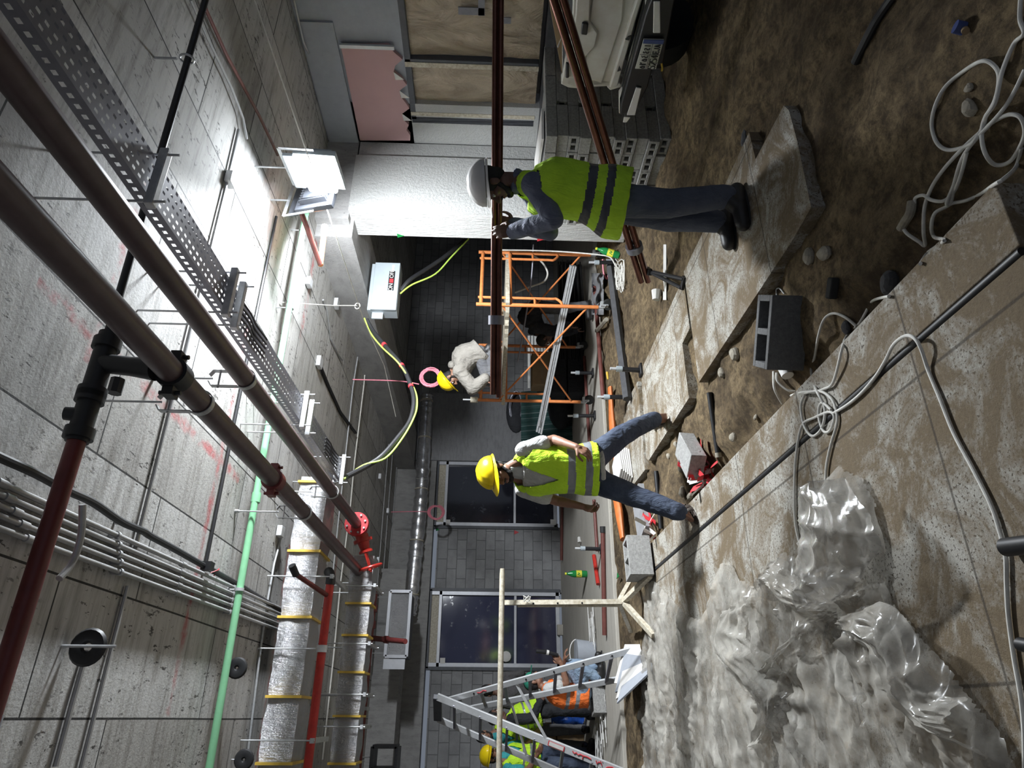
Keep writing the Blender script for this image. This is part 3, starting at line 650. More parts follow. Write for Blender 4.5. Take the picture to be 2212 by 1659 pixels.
# conduit bundle along the ceiling
ys = [1049, 1074, 1098, 1120, 1147]; ye = [1313, 1326, 1338, 1349, 1362]
nm_c = ['nearest the black cable', 'second from the black cable', 'in the middle of five', 'second from the outer one', 'outermost on the left']
for k in range(5):
    x0 = pz(0, ys[k], ZC-.045).x; x1 = pz(598, ye[k]-3, ZC-.045).x; yE = 7.15
    t = T('steel_conduit', 'steel conduit along the ceiling bundle, %s' % nm_c[k], 'conduit', V(x0, 3, ZC-.05), 'five parallel ceiling conduits')
    xa = lambda y: lerp(x0, x1, (y-2.3)/(6.9-2.3))
    P('tube', MB().tube([V(xa(.3), .3, ZC-.045), V(xa(yE), yE, ZC-.045)], .0135, 12), M['conduit'], t)
    mb = MB()
    for yy in (2.05, 3.72+.03*k, 5.6): ring(mb, V(xa(yy), yy, ZC-.045), V(0, 1, 0), .0135, .012, .007); mb.box((xa(yy), yy, ZC-.014), (.03, .012, .028))
    P('saddle', mb, M['galv'], t)
    mb = MB()
    for yy in (2.75+.07*k, 4.6): ring(mb, V(xa(yy), yy, ZC-.045), V(0, 1, 0), .0135, .03, .005)
    P('socket', mb, M['conduit'], t)
t = T('armoured_cable', 'thick black cable snaking along the ceiling beside the steel conduits', 'cable', pz(300, 1150, ZC-.03))
pts = [pz(a, b, ZC-.035) for a, b in ((-60, 960), (0, 988), (75, 1022), (142, 1058), (200, 1085), (262, 1127), (308, 1147), (325, 1158), (375, 1185), (440, 1222), (520, 1266), (605, 1318))]
P('sheath', MB().tube(spl(pts, 6), .021, 10), M['blackcab'], t)
mb = MB()
for i in (3, 5, 10): mb.box(pts[i]+V(0, 0, .012), (.03, .02, .04))
P('clip', mb, M['galv'], t)
mb = MB(); mb.box(pts[9]+V(0, .02, -.02), (.06, .07, .07)); P('junction_box', mb, M['black'], t)
mb = MB(); c = pts[9]+V(-.03, .1, -.02); mb.tube(spl([c, c+V(.03, .05, -.03), c+V(.05, .13, .0), c+V(.0, .12, .02), c+V(-.02, .06, 0)], 5), .004, 6); P('loose_wire', mb, M['redtape'], t)
t = T('grey_hose', 'grey flexible hose tied down the side of the dark red branch pipe', 'hose', pz(170, 1180, 3.3))
P('sheath', MB().tube(spl([pz(a, b, 3.32) for a, b in ((178, 1090), (176, 1150), (165, 1195), (150, 1225), (128, 1250))], 6), .015, 10), M['conduit'], t)
# green water pipe
t = T('green_pipe', 'mint green plastic water pipe crossing the whole ceiling', 'pipe', V(1.5, 5.5, 3.44))
g = [pz(a, b, 3.47) for a, b in ((664, 440), (655, 470), (600, 795), (545, 1110), (500, 1385), (460, 1640), (440, 1760))]
yg = sum(p.y for p in g)/len(g); P('pipe', MB().tube([V(p.x, lerp(p.y, yg, .6), 3.47) for p in g], .028, 18), M['green'], t)
mb = MB(); q = pz(556, 1078, 3.47); ring(mb, V(q.x, yg, 3.47), V(1, 0, .02), .027, .04, .010); P('socket', mb, M['green'], t)
for a, b in ((662, 512), (622, 655), (520, 1275)):
    q = pz(a, b, 3.47); mb = MB(); ring(mb, V(q.x, yg, 3.47), V(1, 0, 0), .028, .012, .006); mb.cyl(V(q.x, yg, 3.51), V(q.x, yg, ZC), .006, n=6); P('clamp', mb, M['galv'], t)
# orange stub pipe hanging by the floodlights
t = T('orange_stub', 'short orange elbow pipe hanging below the green pipe by the beam', 'pipe', pz(690, 520, 3.2))
a_, b_, c_ = pz(648, 450, 3.30), pz(692, 572, 3.16), pz(701, 495, 3.2)
P('pipe', MB().tube([a_, lerp(a_, b_, .8), b_], .024, 12), M['pipered'], t); P('riser', MB().tube([b_, c_], .026, 12), M['orange'], t); P('cap', MB().tube([lerp(b_, c_, .92), c_+ (c_-b_)*.08], .034, 12), M['boxgrey'], t)
# foil ducts
def foilbox(lbl, Y, zt0, zb0, x0, x1, dep, straps, slope=0):
    t = T('foil_duct', lbl, 'duct', V((x0+x1)/2, Y, zb0)); nX = 110
    prof = []
    h = zt0-zb0; per_ = [(0, 0), (0, h), (dep, h), (dep, 0)]
    pts = []
    for (a0, b0), (a1, b1) in zip(per_, per_[1:]+per_[:1]):
        for k in range(9): pts.append((lerp(a0, a1, k/9), lerp(b0, b1, k/9)))
    n = len(pts); vs = []
    for i in range(nX+1):
        x = lerp(x0, x1, i/nX)
        pin = min(abs(x-sx) for sx in straps); sq = .93+.07*min(1, pin/.12)
        for (a0, b0) in pts:
            cy, cz = dep/2, h/2; w = mnoise.noise(V(x*7, a0*9, b0*9+Y))*.016 + mnoise.noise(V(x*22, a0*10, b0*5+Y))*.007
            da, db = a0-cy, b0-cz; rr = math.hypot(da, db)+1e-6
            vs.append(V(x, Y+cy+da*sq+da/rr*w, zb0+cz+db*sq+db/rr*w + slope*(x-x0)))
    mb = MB(); mb._add(vs, [(i*n+k, i*n+(k+1) % n, (i+1)*n+(k+1) % n, (i+1)*n+k) for i in range(nX) for k in range(n)] + [tuple(range(n)), tuple(range(nX*n, nX*n+n))])
    P('foil_wrap', mb, M['foil'], t, ang=60)
    for sx in straps:
        mb = MB(); mb.box((sx, Y+dep/2, zb0+h/2 + slope*(sx-x0)), (.022, dep+.03, h+.03)); 
        P('yellow_strap', mb, M['tape'], t)
    return t
Yd = 6.62; z0 = py(662, 1400, Yd).z; z1 = py(593, 1400, Yd).z
xs = [py(645, y, Yd).x for y in (1040, 1190, 1333, 1505, 1650)]
d1 = foilbox('large foil wrapped duct with yellow straps above the red pipe', Yd, z1, z0, py(640, 1028, Yd).x, -3.2, .42, xs)
Yd2 = 8.1; z0 = py(790, 1400, Yd2).z; z1 = py(738, 1400, Yd2).z
xs2 = [py(760, y, Yd2).x for y in (1303, 1372, 1452, 1547, 1650)]
d2 = foilbox('smaller foil wrapped duct with yellow straps beside the dark red branch', Yd2, z1, z0, py(775, 1200, Yd2).x, -3.0, .36, xs2)
mb = MB()
for yy in (1265, 1390, 1500, 1570):
    q = py(755, yy, Yd2-.06); mb.cyl(V(q.x, q.y, z0-.08), V(q.x, q.y, ZC), .007, n=8); mb.cyl(V(q.x, q.y+.5, z0-.08), V(q.x, q.y+.5, ZC), .007, n=8); mb.bar(V(q.x, q.y-.05, z0-.05), V(q.x, q.y+.55, z0-.05), .04, .03)
P('trapeze_hanger', mb, M['galv'], d2)
mb = MB(); zz0 = z0
for yy in (1245, 1600):
    q = py(655, yy, Yd-.08); mb.cyl(V(q.x, q.y, 2.98), V(q.x, q.y, ZC), .007, n=8); mb.bar(V(q.x, q.y-.03, 3.0), V(q.x, q.y+.6, 3.0), .04, .03)
P('trapeze_hanger', mb, M['galv'], d1)
# bright red sprinkler main under the large duct
t = T('red_pipe', 'bright red pipe running left under the large foil duct', 'pipe', V(.4, 6.9, 3.0))
Zr, Yr = 3.02, pz(690, 1450, 3.02).y
r0 = pz(712, 1262, Zr); P('pipe', MB().tube([V(r0.x, Yr, Zr), V(-3, Yr, Zr)], .038, 20), M['red'], t)
b0 = V(r0.x, Yr, Zr); P('elbow', MB().tube(spl([b0, b0+V(.06, 0, .0), b0+V(.12, .04, .03), b0+V(.14, .14, .06)], 4), .045, 16), M['fit'], t)
for yy in (1400,): q = pz(692, yy, Zr); mb = MB(); ring(mb, V(q.x, Yr, Zr), V(1, 0, 0), .038, .03, .008); mb.cyl(V(q.x, Yr, Zr+.06), V(q.x, Yr, ZC), .006); P('pipe_clamp', mb, M['alu'], t)
e_ = pz(700, 1275, Zr); mb = MB(); mb.tube([V(e_.x-.02, Yr, Zr), V(e_.x+.10, Yr-.45, Zr+.22)], .022, 12); P('side_branch', mb, M['pipedark'], t)
mb = MB(); mb.tube([V(e_.x+.09, Yr-.43, Zr+.21), V(e_.x+.16, Yr-.50, Zr+.24)], .032, 12); P('branch_cap', mb, M['fit'], t)
# round foil duct along the back wall
Yr2 = YW-.32
t = T('round_duct', 'round crinkled foil duct running along the back wall above the windows', 'duct', py(905, 1080, Yr2))
pts = spl([py(a, b, Yr2) for a, b in ((922, 856), (920, 900), (914, 1000), (908, 1090), (898, 1190), (888, 1290), (882, 1330))], 14)
rr = []
for i, p in enumerate(pts): rr.append(.145 + .010*math.sin(i*1.9) + random.uniform(-.008, .008) - (.022 if i % 16 == 5 else 0))
P('foil_sleeve', MB().tube(pts, rr, 26), M['foilr'], t, ang=70)
mb = MB()
for i in range(5, len(pts), 16): ring(mb, pts[i], pts[min(i+1, len(pts)-1)]-pts[i-1], .135, .012, .012)
P('tape_band', mb, M['cream'], t)
mb = MB()
for i in range(10, len(pts), 24): mb.cyl(pts[i]+V(0, -.14, -.16), V(pts[i].x, pts[i].y-.14, 3.1), .005, n=6)
P('hanger_rod', mb, M['galv'], t)
# diffuser box
Ya = 12.4; a0, a1 = py(832, 1418, Ya), py(888, 1278, Ya)
t = T('ceiling_diffuser', 'white framed slot diffuser with plastic wrap below the back bulkhead', 'diffuser', V((a0.x+a1.x)/2, Ya, a1.z))
mb = MB(); x0, x1, zb_, zt_ = a0.x, a1.x, a1.z, a0.z; w = .05
for c, s_ in ((((x0+x1)/2, Ya, zb_), (x1-x0, .06, w)), (((x0+x1)/2, Ya, zt_), (x1-x0, .06, w)), ((x0, Ya, (zb_+zt_)/2), (w, .06, zt_-zb_)), ((x1, Ya, (zb_+zt_)/2), (w, .06, zt_-zb_))): mb.box(c, s_)
P('frame', mb, M['aluf'], t); P('plastic_wrap', MB().box(((x0+x1)/2, Ya+.03, (zb_+zt_)/2), (x1-x0, .02, zt_-zb_)), M['foil'], t)
P('plenum', MB().box(((x0+x1)/2, Ya+.4, (zb_+zt_)/2), (x1-x0, .7, zt_-zb_-.02)), M['frame'], t)
mb = MB(); mb.box((x0-.12, Ya, (zb_+zt_)/2+.02), (.16, .03, zt_-zb_)); P('end_bracket', mb, M['aluf'], t)
mb = MB()
for xx in (x0+.05, x1-.1): mb.cyl((xx, Ya, zt_), (xx, Ya, ZC), .006, n=6)
P('hanger_rod', mb, M['galv'], t)
t = T('open_collar', 'dark open duct collar at the far left below the ceiling', 'duct', py(840, 1640, 11))
q0, q1 = py(805, 1660, 11), py(860, 1612, 11); mb = MB()
for c, s_ in ((((q0.x+q1.x)/2, 11, q0.z), (q1.x-q0.x, .4, .05)), (((q0.x+q1.x)/2, 11, q1.z), (q1.x-q0.x, .4, .05)), ((q0.x, 11, (q0.z+q1.z)/2), (.05, .4, q0.z-q1.z)), ((q1.x, 11, (q0.z+q1.z)/2), (.05, .4, q0.z-q1.z))): mb.box(c, s_)
P('collar', mb, M['frame'], t)
P('hanger_rod', MB().cyl(((q0.x+q1.x)/2, 11, q0.z), ((q0.x+q1.x)/2, 11, ZC), .008), M['galv'], t)
# thin ceiling conduits crossing
def thin(lbl, pts, r, mat, z=ZC-.02, boxes=(), cat='conduit'):
    t = T('thin_conduit', lbl, cat, pz(*pts[len(pts)//2], z)); q = [pz(a, b, z) for a, b in pts]; ym = sum(p.y for p in q)/len(q)
    q = [V(p.x, lerp(p.y, ym, .5), p.z) for p in q]
    P('tube', MB().tube(q, r, 8), mat, t)
    if boxes:
        for a, b in boxes:
            c = pz(a, b, z-.015); P('junction_box', MB().box(c, (.10, .10, .05)), M['alu'], t, bevel=.004)
    return t
thin('thin twin conduit ending at the box near the floodlight', ((513, 275), (488, 400), (396, 780), (374, 860), (293, 1188)), .012, M['conduit'], boxes=((498, 388),))
thin('thin black conduit crossing the ceiling behind the fire main', ((597, 468), (529, 801), (518, 851), (445, 1218)), .014, M['blackcab'])
thin('pale conduit on the dark ceiling at left, nearer the conduits', ((277, 1266), (225, 1460), (174, 1659)), .012, M['conduit'])
thin('dark conduit on the far left ceiling below a round clamp', ((190, 1405), (155, 1520), (119, 1656)), .014, M['conduit'])
thin('silver conduit run left past the large foil duct', ((612, 1160), (590, 1215), (575, 1290), (560, 1400), (540, 1640)), .010, M['galv'], boxes=((606, 1148),))
thin('bright conduit crossing the far ceiling past the tray end', ((772, 770), (760, 830), (735, 1090), (718, 1280)), .010, M['galv'])
thin('slack white cable crossing the far ceiling', ((790, 760), (786, 830), (764, 1000), (757, 1100), (735, 1250), (722, 1420), (700, 1640)), .010, M['whitecab'], cat='cable')
thin('thin conduit nearest the tray on the far ceiling', ((846, 800), (838, 960), (822, 1200), (806, 1440)), .009, M['galv'], boxes=((821, 1030), (817, 1210)))
thin('second thin conduit of the far ceiling row', ((855, 860), (846, 1000), (830, 1240)), .009, M['galv'], boxes=((838, 1104),))
thin('third thin conduit of the far ceiling row', ((866, 860), (851, 1105), (839, 1240)), .009, M['galv'], boxes=((857, 1110), (838, 1240)))
thin('last thin conduit of the far ceiling row', ((873, 830), (862, 1000), (847, 1250)), .009, M['galv'])
thin('grey conduit bending over the beam side behind the panel box', ((672, 580), (690, 625), (712, 725), (745, 800), (758, 825)), .012, M['conduit'], boxes=((668, 610),))
for lbl, pts, r in (('pinkish conduit along the dark right ceiling', ((440, 10), (490, 120), (560, 250), (600, 335)), .013), ('thin conduit bending along the dark right ceiling', ((412, 0), (450, 85), (500, 190), (525, 255), (533, 300)), .010), ('long pale conduit dropping across the dark right ceiling', ((635, 0), (655, 90), (672, 125), (718, 180), (735, 250), (749, 288)), .012)):
    t = T('thin_conduit', lbl, 'conduit', pz(*pts[1], 3.55)); P('tube', MB().tube([pz(a, b, 3.55) if i < 9 else 0 for i, (a, b) in enumerate(pts)], r, 8), M['conduit'] if r < .0125 else M['pipered'], t)
for lbl, c in (('round black conduit loop hanging low under the left ceiling', (190, 1398)), ('small round black conduit loop beside the green pipe', (512, 1443)), ('round black conduit loop at the far left corner', (527, 1641))):
    q = pz(*c, ZC-.10); t = T('conduit_loop', lbl, 'clamp', q); rr = .055 if c[0] < 300 else .045
    mb = MB(); mb.tube([q + V(math.cos(k/20*6.283)*rr, 0, math.sin(k/20*6.283)*rr) for k in range(20)], .02, 8, closed=True, sq=1.8); P('ring', mb, M['blackcab'], t)
    if c[0] < 300:
        mb = MB(); mb.cyl(q + V(0, -.05, -.16), V(q.x, q.y-.05, ZC), .007, n=8); P('hanger_rod', mb, M['galv'], t)
    else: mb = MB(); mb.cyl(q+V(0, 0, rr), V(q.x, q.y, ZC), .006, n=6); P('hanger_rod', mb, M['galv'], t)
# taut wire crossing by the floodlight
t = T('taut_wire', 'thin pale wire stretched past the floodlight down to the panel box', 'cable', pd(690, 400, 5.7))
P('strand', MB().tube([pd(550, 0, 4.9), pd(664, 333, 5.3), pd(692, 408, 5.9), pd(785, 690, 8.1), pd(830, 790, 9.2), pd(855, 900, 9.8)], .005, 6), M['whitecab'], t)
t = T('hanging_strap', 'thin cord hung from the green pipe clamp with small loop', 'cord', pz(640, 658, 3.3))
P('strand', MB().tube([pz(605, 653, ZC-.01), pz(720, 660, 3.35), pz(770, 660, 3.15)], .005, 6), M['whitecab'], t); cc = pz(772, 661, 3.14); P('loop', MB().tube([cc + V(math.cos(k/12*6.283)*.04, 0, math.sin(k/12*6.283)*.03) for k in range(12)], .005, 6, closed=True), M['whitecab'], t)
t = T('junction_plate', 'small steel box fixed on the ceiling beam edge by the hanging cord', 'box', pz(727, 656, ZC-.03)); P('plate', MB().box(pz(727, 656, ZC-.03), (.12, .10, .05)), M['alu'], t)
t = T('ceiling_box', 'small steel junction box on the far ceiling with a dark cable', 'box', pz(690, 783, ZC-.03)); P('body', MB().box(pz(690, 783, ZC-.03), (.13, .12, .05)), M['alu'], t, bevel=.004); P('cable_tail', MB().tube([pz(a, b, ZC-.02) for a, b in ((692, 790), (708, 830), (735, 890), (768, 935))], .02, 8), M['blackcab'], t)
# panel box
Yp = 7.35; c00, c11 = py(792, 668, Yp), py(866, 570, Yp)
t = T('switch_panel', 'pale grey electrical switch box with ON OFF label under the beam', 'box', V((c00.x+c11.x)/2, Yp, c11.z))
cx, cz, w, h = (c00.x+c11.x)/2, (c00.z+c11.z)/2, c11.x-c00.x, c00.z-c11.z
P('enclosure', MB().box((cx, Yp+.11, cz), (w, .2, h)), M['boxgrey'], t, bevel=.008)
P('door', MB().box((cx, Yp, cz-.02), (w+.01, .03, h-.05)), M['boxgrey'], t, bevel=.006)
lx, lz = py(846, 608, Yp).x, py(846, 608, Yp).z
lb = P('label_plate', MB().box((lx, Yp-.018, lz), (.30, .006, .075)), M['black'], t)
P('white_sticker', MB().box((c11.x-.08, Yp-.018, c11.z+.09), (.09, .006, .03)), M['wtape'], t)
def text(parent, name, s_, size, org, ux, uz, mat, depth=.002):  # org = centre, ux reading direction, uz up
    cu = bpy.data.curves.new(name, 'FONT'); cu.body = s_; cu.size = 1; cu.extrude = .01; cu.align_x = 'CENTER'; cu.align_y = 'CENTER'
    ob = bpy.data.objects.new('tmp', cu); COL.objects.link(ob); bpy.context.view_layer.update()
    me = bpy.data.meshes.new_from_object(ob.evaluated_get(bpy.context.evaluated_depsgraph_get())); bpy.data.objects.remove(ob)
    mb = MB(); ux = ux.normalized(); uz = uz.normalized(); n = ux.cross(uz)
    mb._add([org + ux*(v.co.x*size) + uz*(v.co.y*size) + n*(v.co.z*.1) for v in me.vertices], [tuple(p.vertices) for p in me.polygons])
    bpy.data.meshes.remove(me)
    return P(name, mb, mat, parent, smooth=False)
text(lb, 'lettering', 'ON', .075, V(lx-.105, Yp-.024, lz), V(1, 0, 0), V(0, 0, 1), M['white']); text(lb, 'lettering', 'OFF', .072, V(lx+.10, Yp-.024, lz), V(1, 0, 0), V(0, 0, 1), M['white'])
P('switch_mark', MB().box((lx-.005, Yp-.023, lz), (.06, .006, .05)), M['redtape'], lb)
P('side_flap', MB().box((c00.x-.04, Yp+.08, cz+.06), (.10, .02, .14)), M['boxgrey'], t)
# supply cables
def cab(name, lbl, pts, r, mat, n=6, cat='cable', grp=None):
    t = T(name, lbl, cat, Vector(pts[len(pts)//2]), grp); P('sheath', MB().tube(spl(pts, n), r, 10), mat, t); return t
sp = ((792, 690, 8.6), (806, 715, 8.55), (830, 745, 8.4), (868, 790, 8.1), (888, 835, 7.8), (894, 870, 7.55), (885, 910, 7.3), (860, 945, 7.05), (825, 985, 6.8), (790, 1008, 6.7), (748, 1030, 6.35))
c = cab('supply_cable', 'thick black supply cable looping from the switch box to the tray end', [pd(*q) for q in sp], .026, M['blackcab'])
mb = MB()
for i in (2, 3, 4): ring(mb, pd(*sp[i]), pd(*sp[i+1])-pd(*sp[i-1]), .026, .02, .006)
P('red_tape', mb, M['redtape'], c)
cab('earth_wire', 'green and yellow earth wire following the black loop to the tray', [pd(q[0]+(7 if 3 < i < 9 else -5), q[1]+(5 if i % 3 else -3), q[2]-.02) for i, q in enumerate(sp)], .010, M['gy'])
cab('panel_cable', 'black cable dropping from the switch box behind the column', [pd(*q) for q in ((866, 628, 8.75), (885, 605, 8.8), (920, 582, 9.0), (960, 555, 9.2), (1015, 510, 9.5))], .028, M['blackcab'])
cab('panel_earth', 'yellow green wire dropping from the switch box behind the column', [pd(*q) for q in ((865, 634, 8.7), (890, 615, 8.8), (940, 592, 9.0), (975, 555, 9.2), (1012, 516, 9.45))], .011, M['gy'])
def coil(name, lbl, c, rad, nt, r, mat, nx, ny, lead=(), sp=.012):
    t = T(name, lbl, 'cable', c); pts = []
    for k in range(nt*18):
        a = k/18*6.283; q = rad*(1+.18*math.sin(k*.31)); pts.append(c + nx*(math.cos(a)*q) + ny*(math.sin(a)*q*1.1) + nx.cross(ny)*(random.uniform(-1, 1)*sp))
    P('coil', MB().tube(pts, r, 6), mat, t)
    if lead: P('lead', MB().tube(spl(lead, 5), r, 6), mat, t)
    return t
coil('pink_cable', 'coil of pink cable hanging from the ceiling over the stooping hooded man', pd(930, 815, 9.2), .115, 7, .008, M['pinkc'], CR, CU, [pd(762, 820, 9.2), pd(860, 823, 9.2), pd(905, 830, 9.2)])
coil('pink_cable', 'coil of pink cable hanging in front of the transom of the right glazed opening', pd(942, 1106, 13.4), .13, 5, .009, M['pinkc'], CR, CU, [pd(845, 1106, 13.4), pd(900, 1105, 13.4), pd(925, 1106, 13.4)])
# ================================================================ THINGS ON THE GROUND
def gz(x, y): return sandz(x, y)
def ps(a, b, off=0.0):  # pixel -> point on the sand surface
    p = pz(a, b, -.05)
    for _ in range(4): p = pz(a, b, gz(p.x, p.y) + off)
    return p
def hollow(L=.4, D=.2, H=.2, cells=2, w=.035):
    mb = MB(); mb.box((0, D/2-w/2, H/2), (L, w, H)); mb.box((0, -D/2+w/2, H/2), (L, w, H))
    for k in range(cells+1): mb.box((-L/2+w/2 + k*(L-w)/cells, 0, H/2), (w, D-2*w+.004, H))
    mb.box((0, 0, H*.32), (L-.01, D-2*w+.004, .01))
    return mb
def place(o, loc, rot): o.location = loc; o.rotation_euler = rot; WL[o.name] = Vector(loc); return o
def frame_place(o, org, xd, zd):
    xd = Vector(xd).normalized(); zd = Vector(zd); zd = (zd - xd*zd.dot(xd)).normalized(); yd = zd.cross(xd)
    m = Matrix((xd, yd, zd)).transposed().to_4x4(); m.translation = org; o.matrix_world = m; return o
# big hollow block in the foreground
a_, b_ = ps(1729, 641), ps(1754, 799); d_ = (b_-a_); d_.z = 0
o = P('concrete_block', hollow(d_.length*1.03, .2, .2, 2, .034), M['hollow_shaded'], None, label='large shaded hollow concrete block standing on the sand between the two paved walks', cat='block', bevel=.004)
n_ = V(-d_.y, d_.x, 0).normalized(); n_ = n_ if n_.dot(CF) > 0 else -n_
frame_place(o, (a_+b_)/2 + n_*.1 + V(0, 0, -.005), d_, V(0.0, .0, 1))
def blk(lbl, px_, z, rz, size, mat, tilt=(0, 0), cells=2):
    c = pz(*px_, z); o = P('concrete_block', hollow(*size, cells=cells), mat, None, lbl, 'block', bevel=.004)
    return place(o, c, (tilt[0], tilt[1], rz))
o = P('concrete_block', MB().box((0, 0, .06), (.40, .20, .12)), M['hollow'], None, 'solid grey block lying on the sand next to the crumpled red and white tape', 'block', bevel=.006); place(o, pz(1508, 985, -.05), (.05, .03, .75))
blk('pale grey block at the far end of the left walk by the white trestle', (1403, 1207), 0.02, .15, (.38, .22, .22), M['hollow'])
blk('pale grey block seat under the man in the orange vest', (1305, 1508), .012, .2, (.40, .25, .16), M['hollow'])
# stack of blocks by the pickup
c0 = pz(1446, 302, -.03); c0.z = -.05
protoA = hollow(.395, .195, .10, 2, .03); proto2 = MB()
def lyingblock(holes):
    mb = MB(); L, D, H, w = .395, .195, .102, .028
    if not holes: mb.box((0, 0, H/2), (L, D, H)); return mb
    mb.box((0, 0, w/2), (L, D, w)); mb.box((0, 0, H-w/2), (L, D, w))
    for yy in (-D/2+w/2, 0, D/2-w/2): mb.box((0, yy, H/2), (L, w, H-2*w+.004))
    mb.box((.05, 0, H/2), (.02, D-.02, H-.02)); return mb
pro = []
for h in (True, False):
    o = P('stacked_block', lyingblock(h), M['hollow'], None, label='grey concrete block built into the stack beside the pickup', cat='block', group='blocks stacked beside the pickup', bevel=.004); pro.append(o)
first = [True, True]
for lay in range(11):
    cells_ = [(i, 0) for i in range(4)] + [(0, j) for j in range(1, 6)]
    if lay == 10: cells_ = [(0, 0), (1, 0), (2, 0), (0, 1), (1, 1), (0, 2), (0, 3), (0, 4)]
    for (i, j) in cells_:
        if lay > 7 and i > 2: continue
        k = 0 if (lay in (1, 3, 5, 8) or (i*3+j+lay) % 4 == 0) else 1
        if first[k]: o = pro[k]; first[k] = False
        else: o = pro[k].copy(); COL.objects.link(o)
        off = .2 if lay % 2 and j == 0 else 0
        jx = random.uniform(-.012, .012)
        place(o, V(c0.x + .2 + i*.4 + jx + (off*.3 if i else 0) - .015*(lay % 3 == 1), c0.y + .1 + j*.2 + random.uniform(-.008, .008), c0.z + lay*.1045), (0, 0, random.uniform(-.02, .02)))
# loose slab scraps standing on top of the stack
for k, (a, b, c, d, lbl) in enumerate(((1155, 1172, 300, 420, 'thin pale board edge lying on top of the block stack'), (1172, 1182, 270, 400, 'second thin pale board under the top one on the block stack'))):
    zz = c0.z + 11*.1045 + .03*(1-k); cc = V(c0.x+.28, c0.y+.45+.05*k, zz)
    P('board_offcut', MB().box(cc, (.35, .75, .022), Euler((.02, 0, .1*k-.12))), M['greycon'] if k else M['wtape'], None, lbl, 'board')
# stones and rubble
st = [((1753, 553), .05, 'pale rounded stone on the sand, nearer the block of a pair'), ((1786, 548), .05, 'pale angular stone on the sand, right one of a pair'), ((1592, 766), .055, 'white flat stone chip leaning at the slab edge'), ((1562, 806), .045, 'small white chip below the right paving edge'), ((1723, 275), .05, 'dark lump at the near tip of the right paving slab'), ((1618, 300), .06, 'dark broken piece filling the notch of the right slab'), ((1930, 608), .06, 'dark stone tucked against the left walk edge'), ((1833, 707), .035, 'small dark clod against the left walk edge'), ((1634, 902), .022, 'tiny white chip by the left walk edge'), ((1635, 900), .02, ''), ((1480, 965), .04, 'white stone beside the block near the tape'), ((1462, 960), .035, 'pale stone on the sand hump behind the block'), ((1446, 985), .03, 'small stone on the sand hump'), ((1587, 945), .04, 'white shard by the walk edge below the black tube'), ((1475, 1010), .05, 'grey rubble lump left of the block'), ((1478, 1062), .05, 'flat pale chip by the striding man foot'), ((1493, 1072), .04, 'second pale chip by the striding man foot'), ((2100, 235), .035, 'white torn chip inside the large white cable loop'), ((2096, 190), .02, 'tiny white chip inside the large white cable loop')]
for (a, b), r, lbl in st:
    if not lbl: continue
    p = ps(a, b); mb = MB(); mb.ell(V(0, 0, 0), (r, r*.75, r*.55), nu=10, nv=7)
    s_ = random.random()*50
    mb.v = [v*(1+.35*mnoise.noise(v*(1.1/r)+V(s_, 0, 0))) for v in mb.v]; rz = random.random()*6
    mb.v = [Matrix.Rotation(rz, 3, 'Z') @ v + p + V(0, 0, r*.3) for v in mb.v]
    P('stone', mb, M['darkblk'] if 'dark' in lbl else M['stone'], None, lbl, 'stone', ang=20)
p = ps(1807, 623); P('rubber_scrap', MB().box(p+V(0, 0, .02), (.05, .10, .04), .9), M['rub'], None, label='small black rubber scrap on the sand between the walks', cat='scrap', bevel=.008)
p = ps(2083, 62); t = T('litter', 'small blue plastic cap lying on the dark sand', 'cap', p); P('cap', MB().cyl(p, p+V(.01, 0, .03), .022), M['blue'], t); P('pale_top', MB().cyl(p+V(-.02, -.01, .01), p+V(-.035, -.015, .015), .012), M['card'], t)
# hoses and cables on the ground
cab('black_hose', 'black hose piece on the sand at the upper right', [ps(a, b, .012) for a, b in ((1945, -30), (1915, 12), (1893, 45), (1872, 85), (1848, 134))], .02, M['black'], cat='hose')
def gp(lst, z=.010):
    out = []
    for q in lst:
        a, b = q[0], q[1]; p = pz(a, b, 0)
        on = (p.x < 1.5 and 1.5 < p.y < 6.55)
        out.append(pz(a, b, z + (q[2] if len(q) > 2 else 0)) if on else ps(a, b, z + (q[2] if len(q) > 2 else 0)))
    return out
cab('white_cable', 'tangled white cable in loops on the sand by the near edge of the left walk', gp(((2206, -20), (2203, 40), (2212, 72), (2190, 95), (2165, 155), (2150, 220), (2130, 250), (2125, 270), (2108, 300), (2090, 315), (2050, 324), (2025, 310), (2013, 275), (2018, 235), (2040, 190), (2080, 155), (2120, 132), (2145, 140), (2158, 165), (2150, 215), (2125, 262), (2121, 300), (2130, 335), (2150, 356), (2180, 350), (2203, 318), (2214, 285), (2205, 255), (2185, 247), (2160, 255), (2130, 275), (2080, 320), (2035, 370), (2010, 410), (1997, 450), (1995, 500), (1998, 530), (1985, 522), (1960, 505), (1949, 490))), .0068, M['whitecab'], 6)
cab('white_cable', 'second white cable strand crossing the tangle at the corner of the left walk', gp(((2214, 150), (2190, 200), (2160, 245), (2085, 330), (2060, 400), (2045, 440), (2062, 438), (2090, 432), (2120, 418), (2146, 400), (2170, 385), (2195, 360), (2206, 320))), .0066, M['whitecab'], 6)
cab('white_cable', 'third white cable end curling beside the tangle on the sand', gp(((2088, 330), (2075, 380), (2060, 415), (2038, 434), (2012, 432), (1995, 422), (1978, 427), (1975, 440))), .0066, M['whitecab'], 6)
cab('frayed_cable', 'frayed muddy end joining the white cable tangle', gp(((1970, 436), (1966, 460), (1955, 478), (1946, 494))), .018, M['stone'], 6)
cab('white_cable', 'fourth white cable arc at the edge of the left walk', gp(((2060, 400), (2052, 440), (2020, 460), (2012, 490), (2018, 512), (2040, 520), (2005, 545), (1988, 570))), .0066, M['whitecab'], 6)
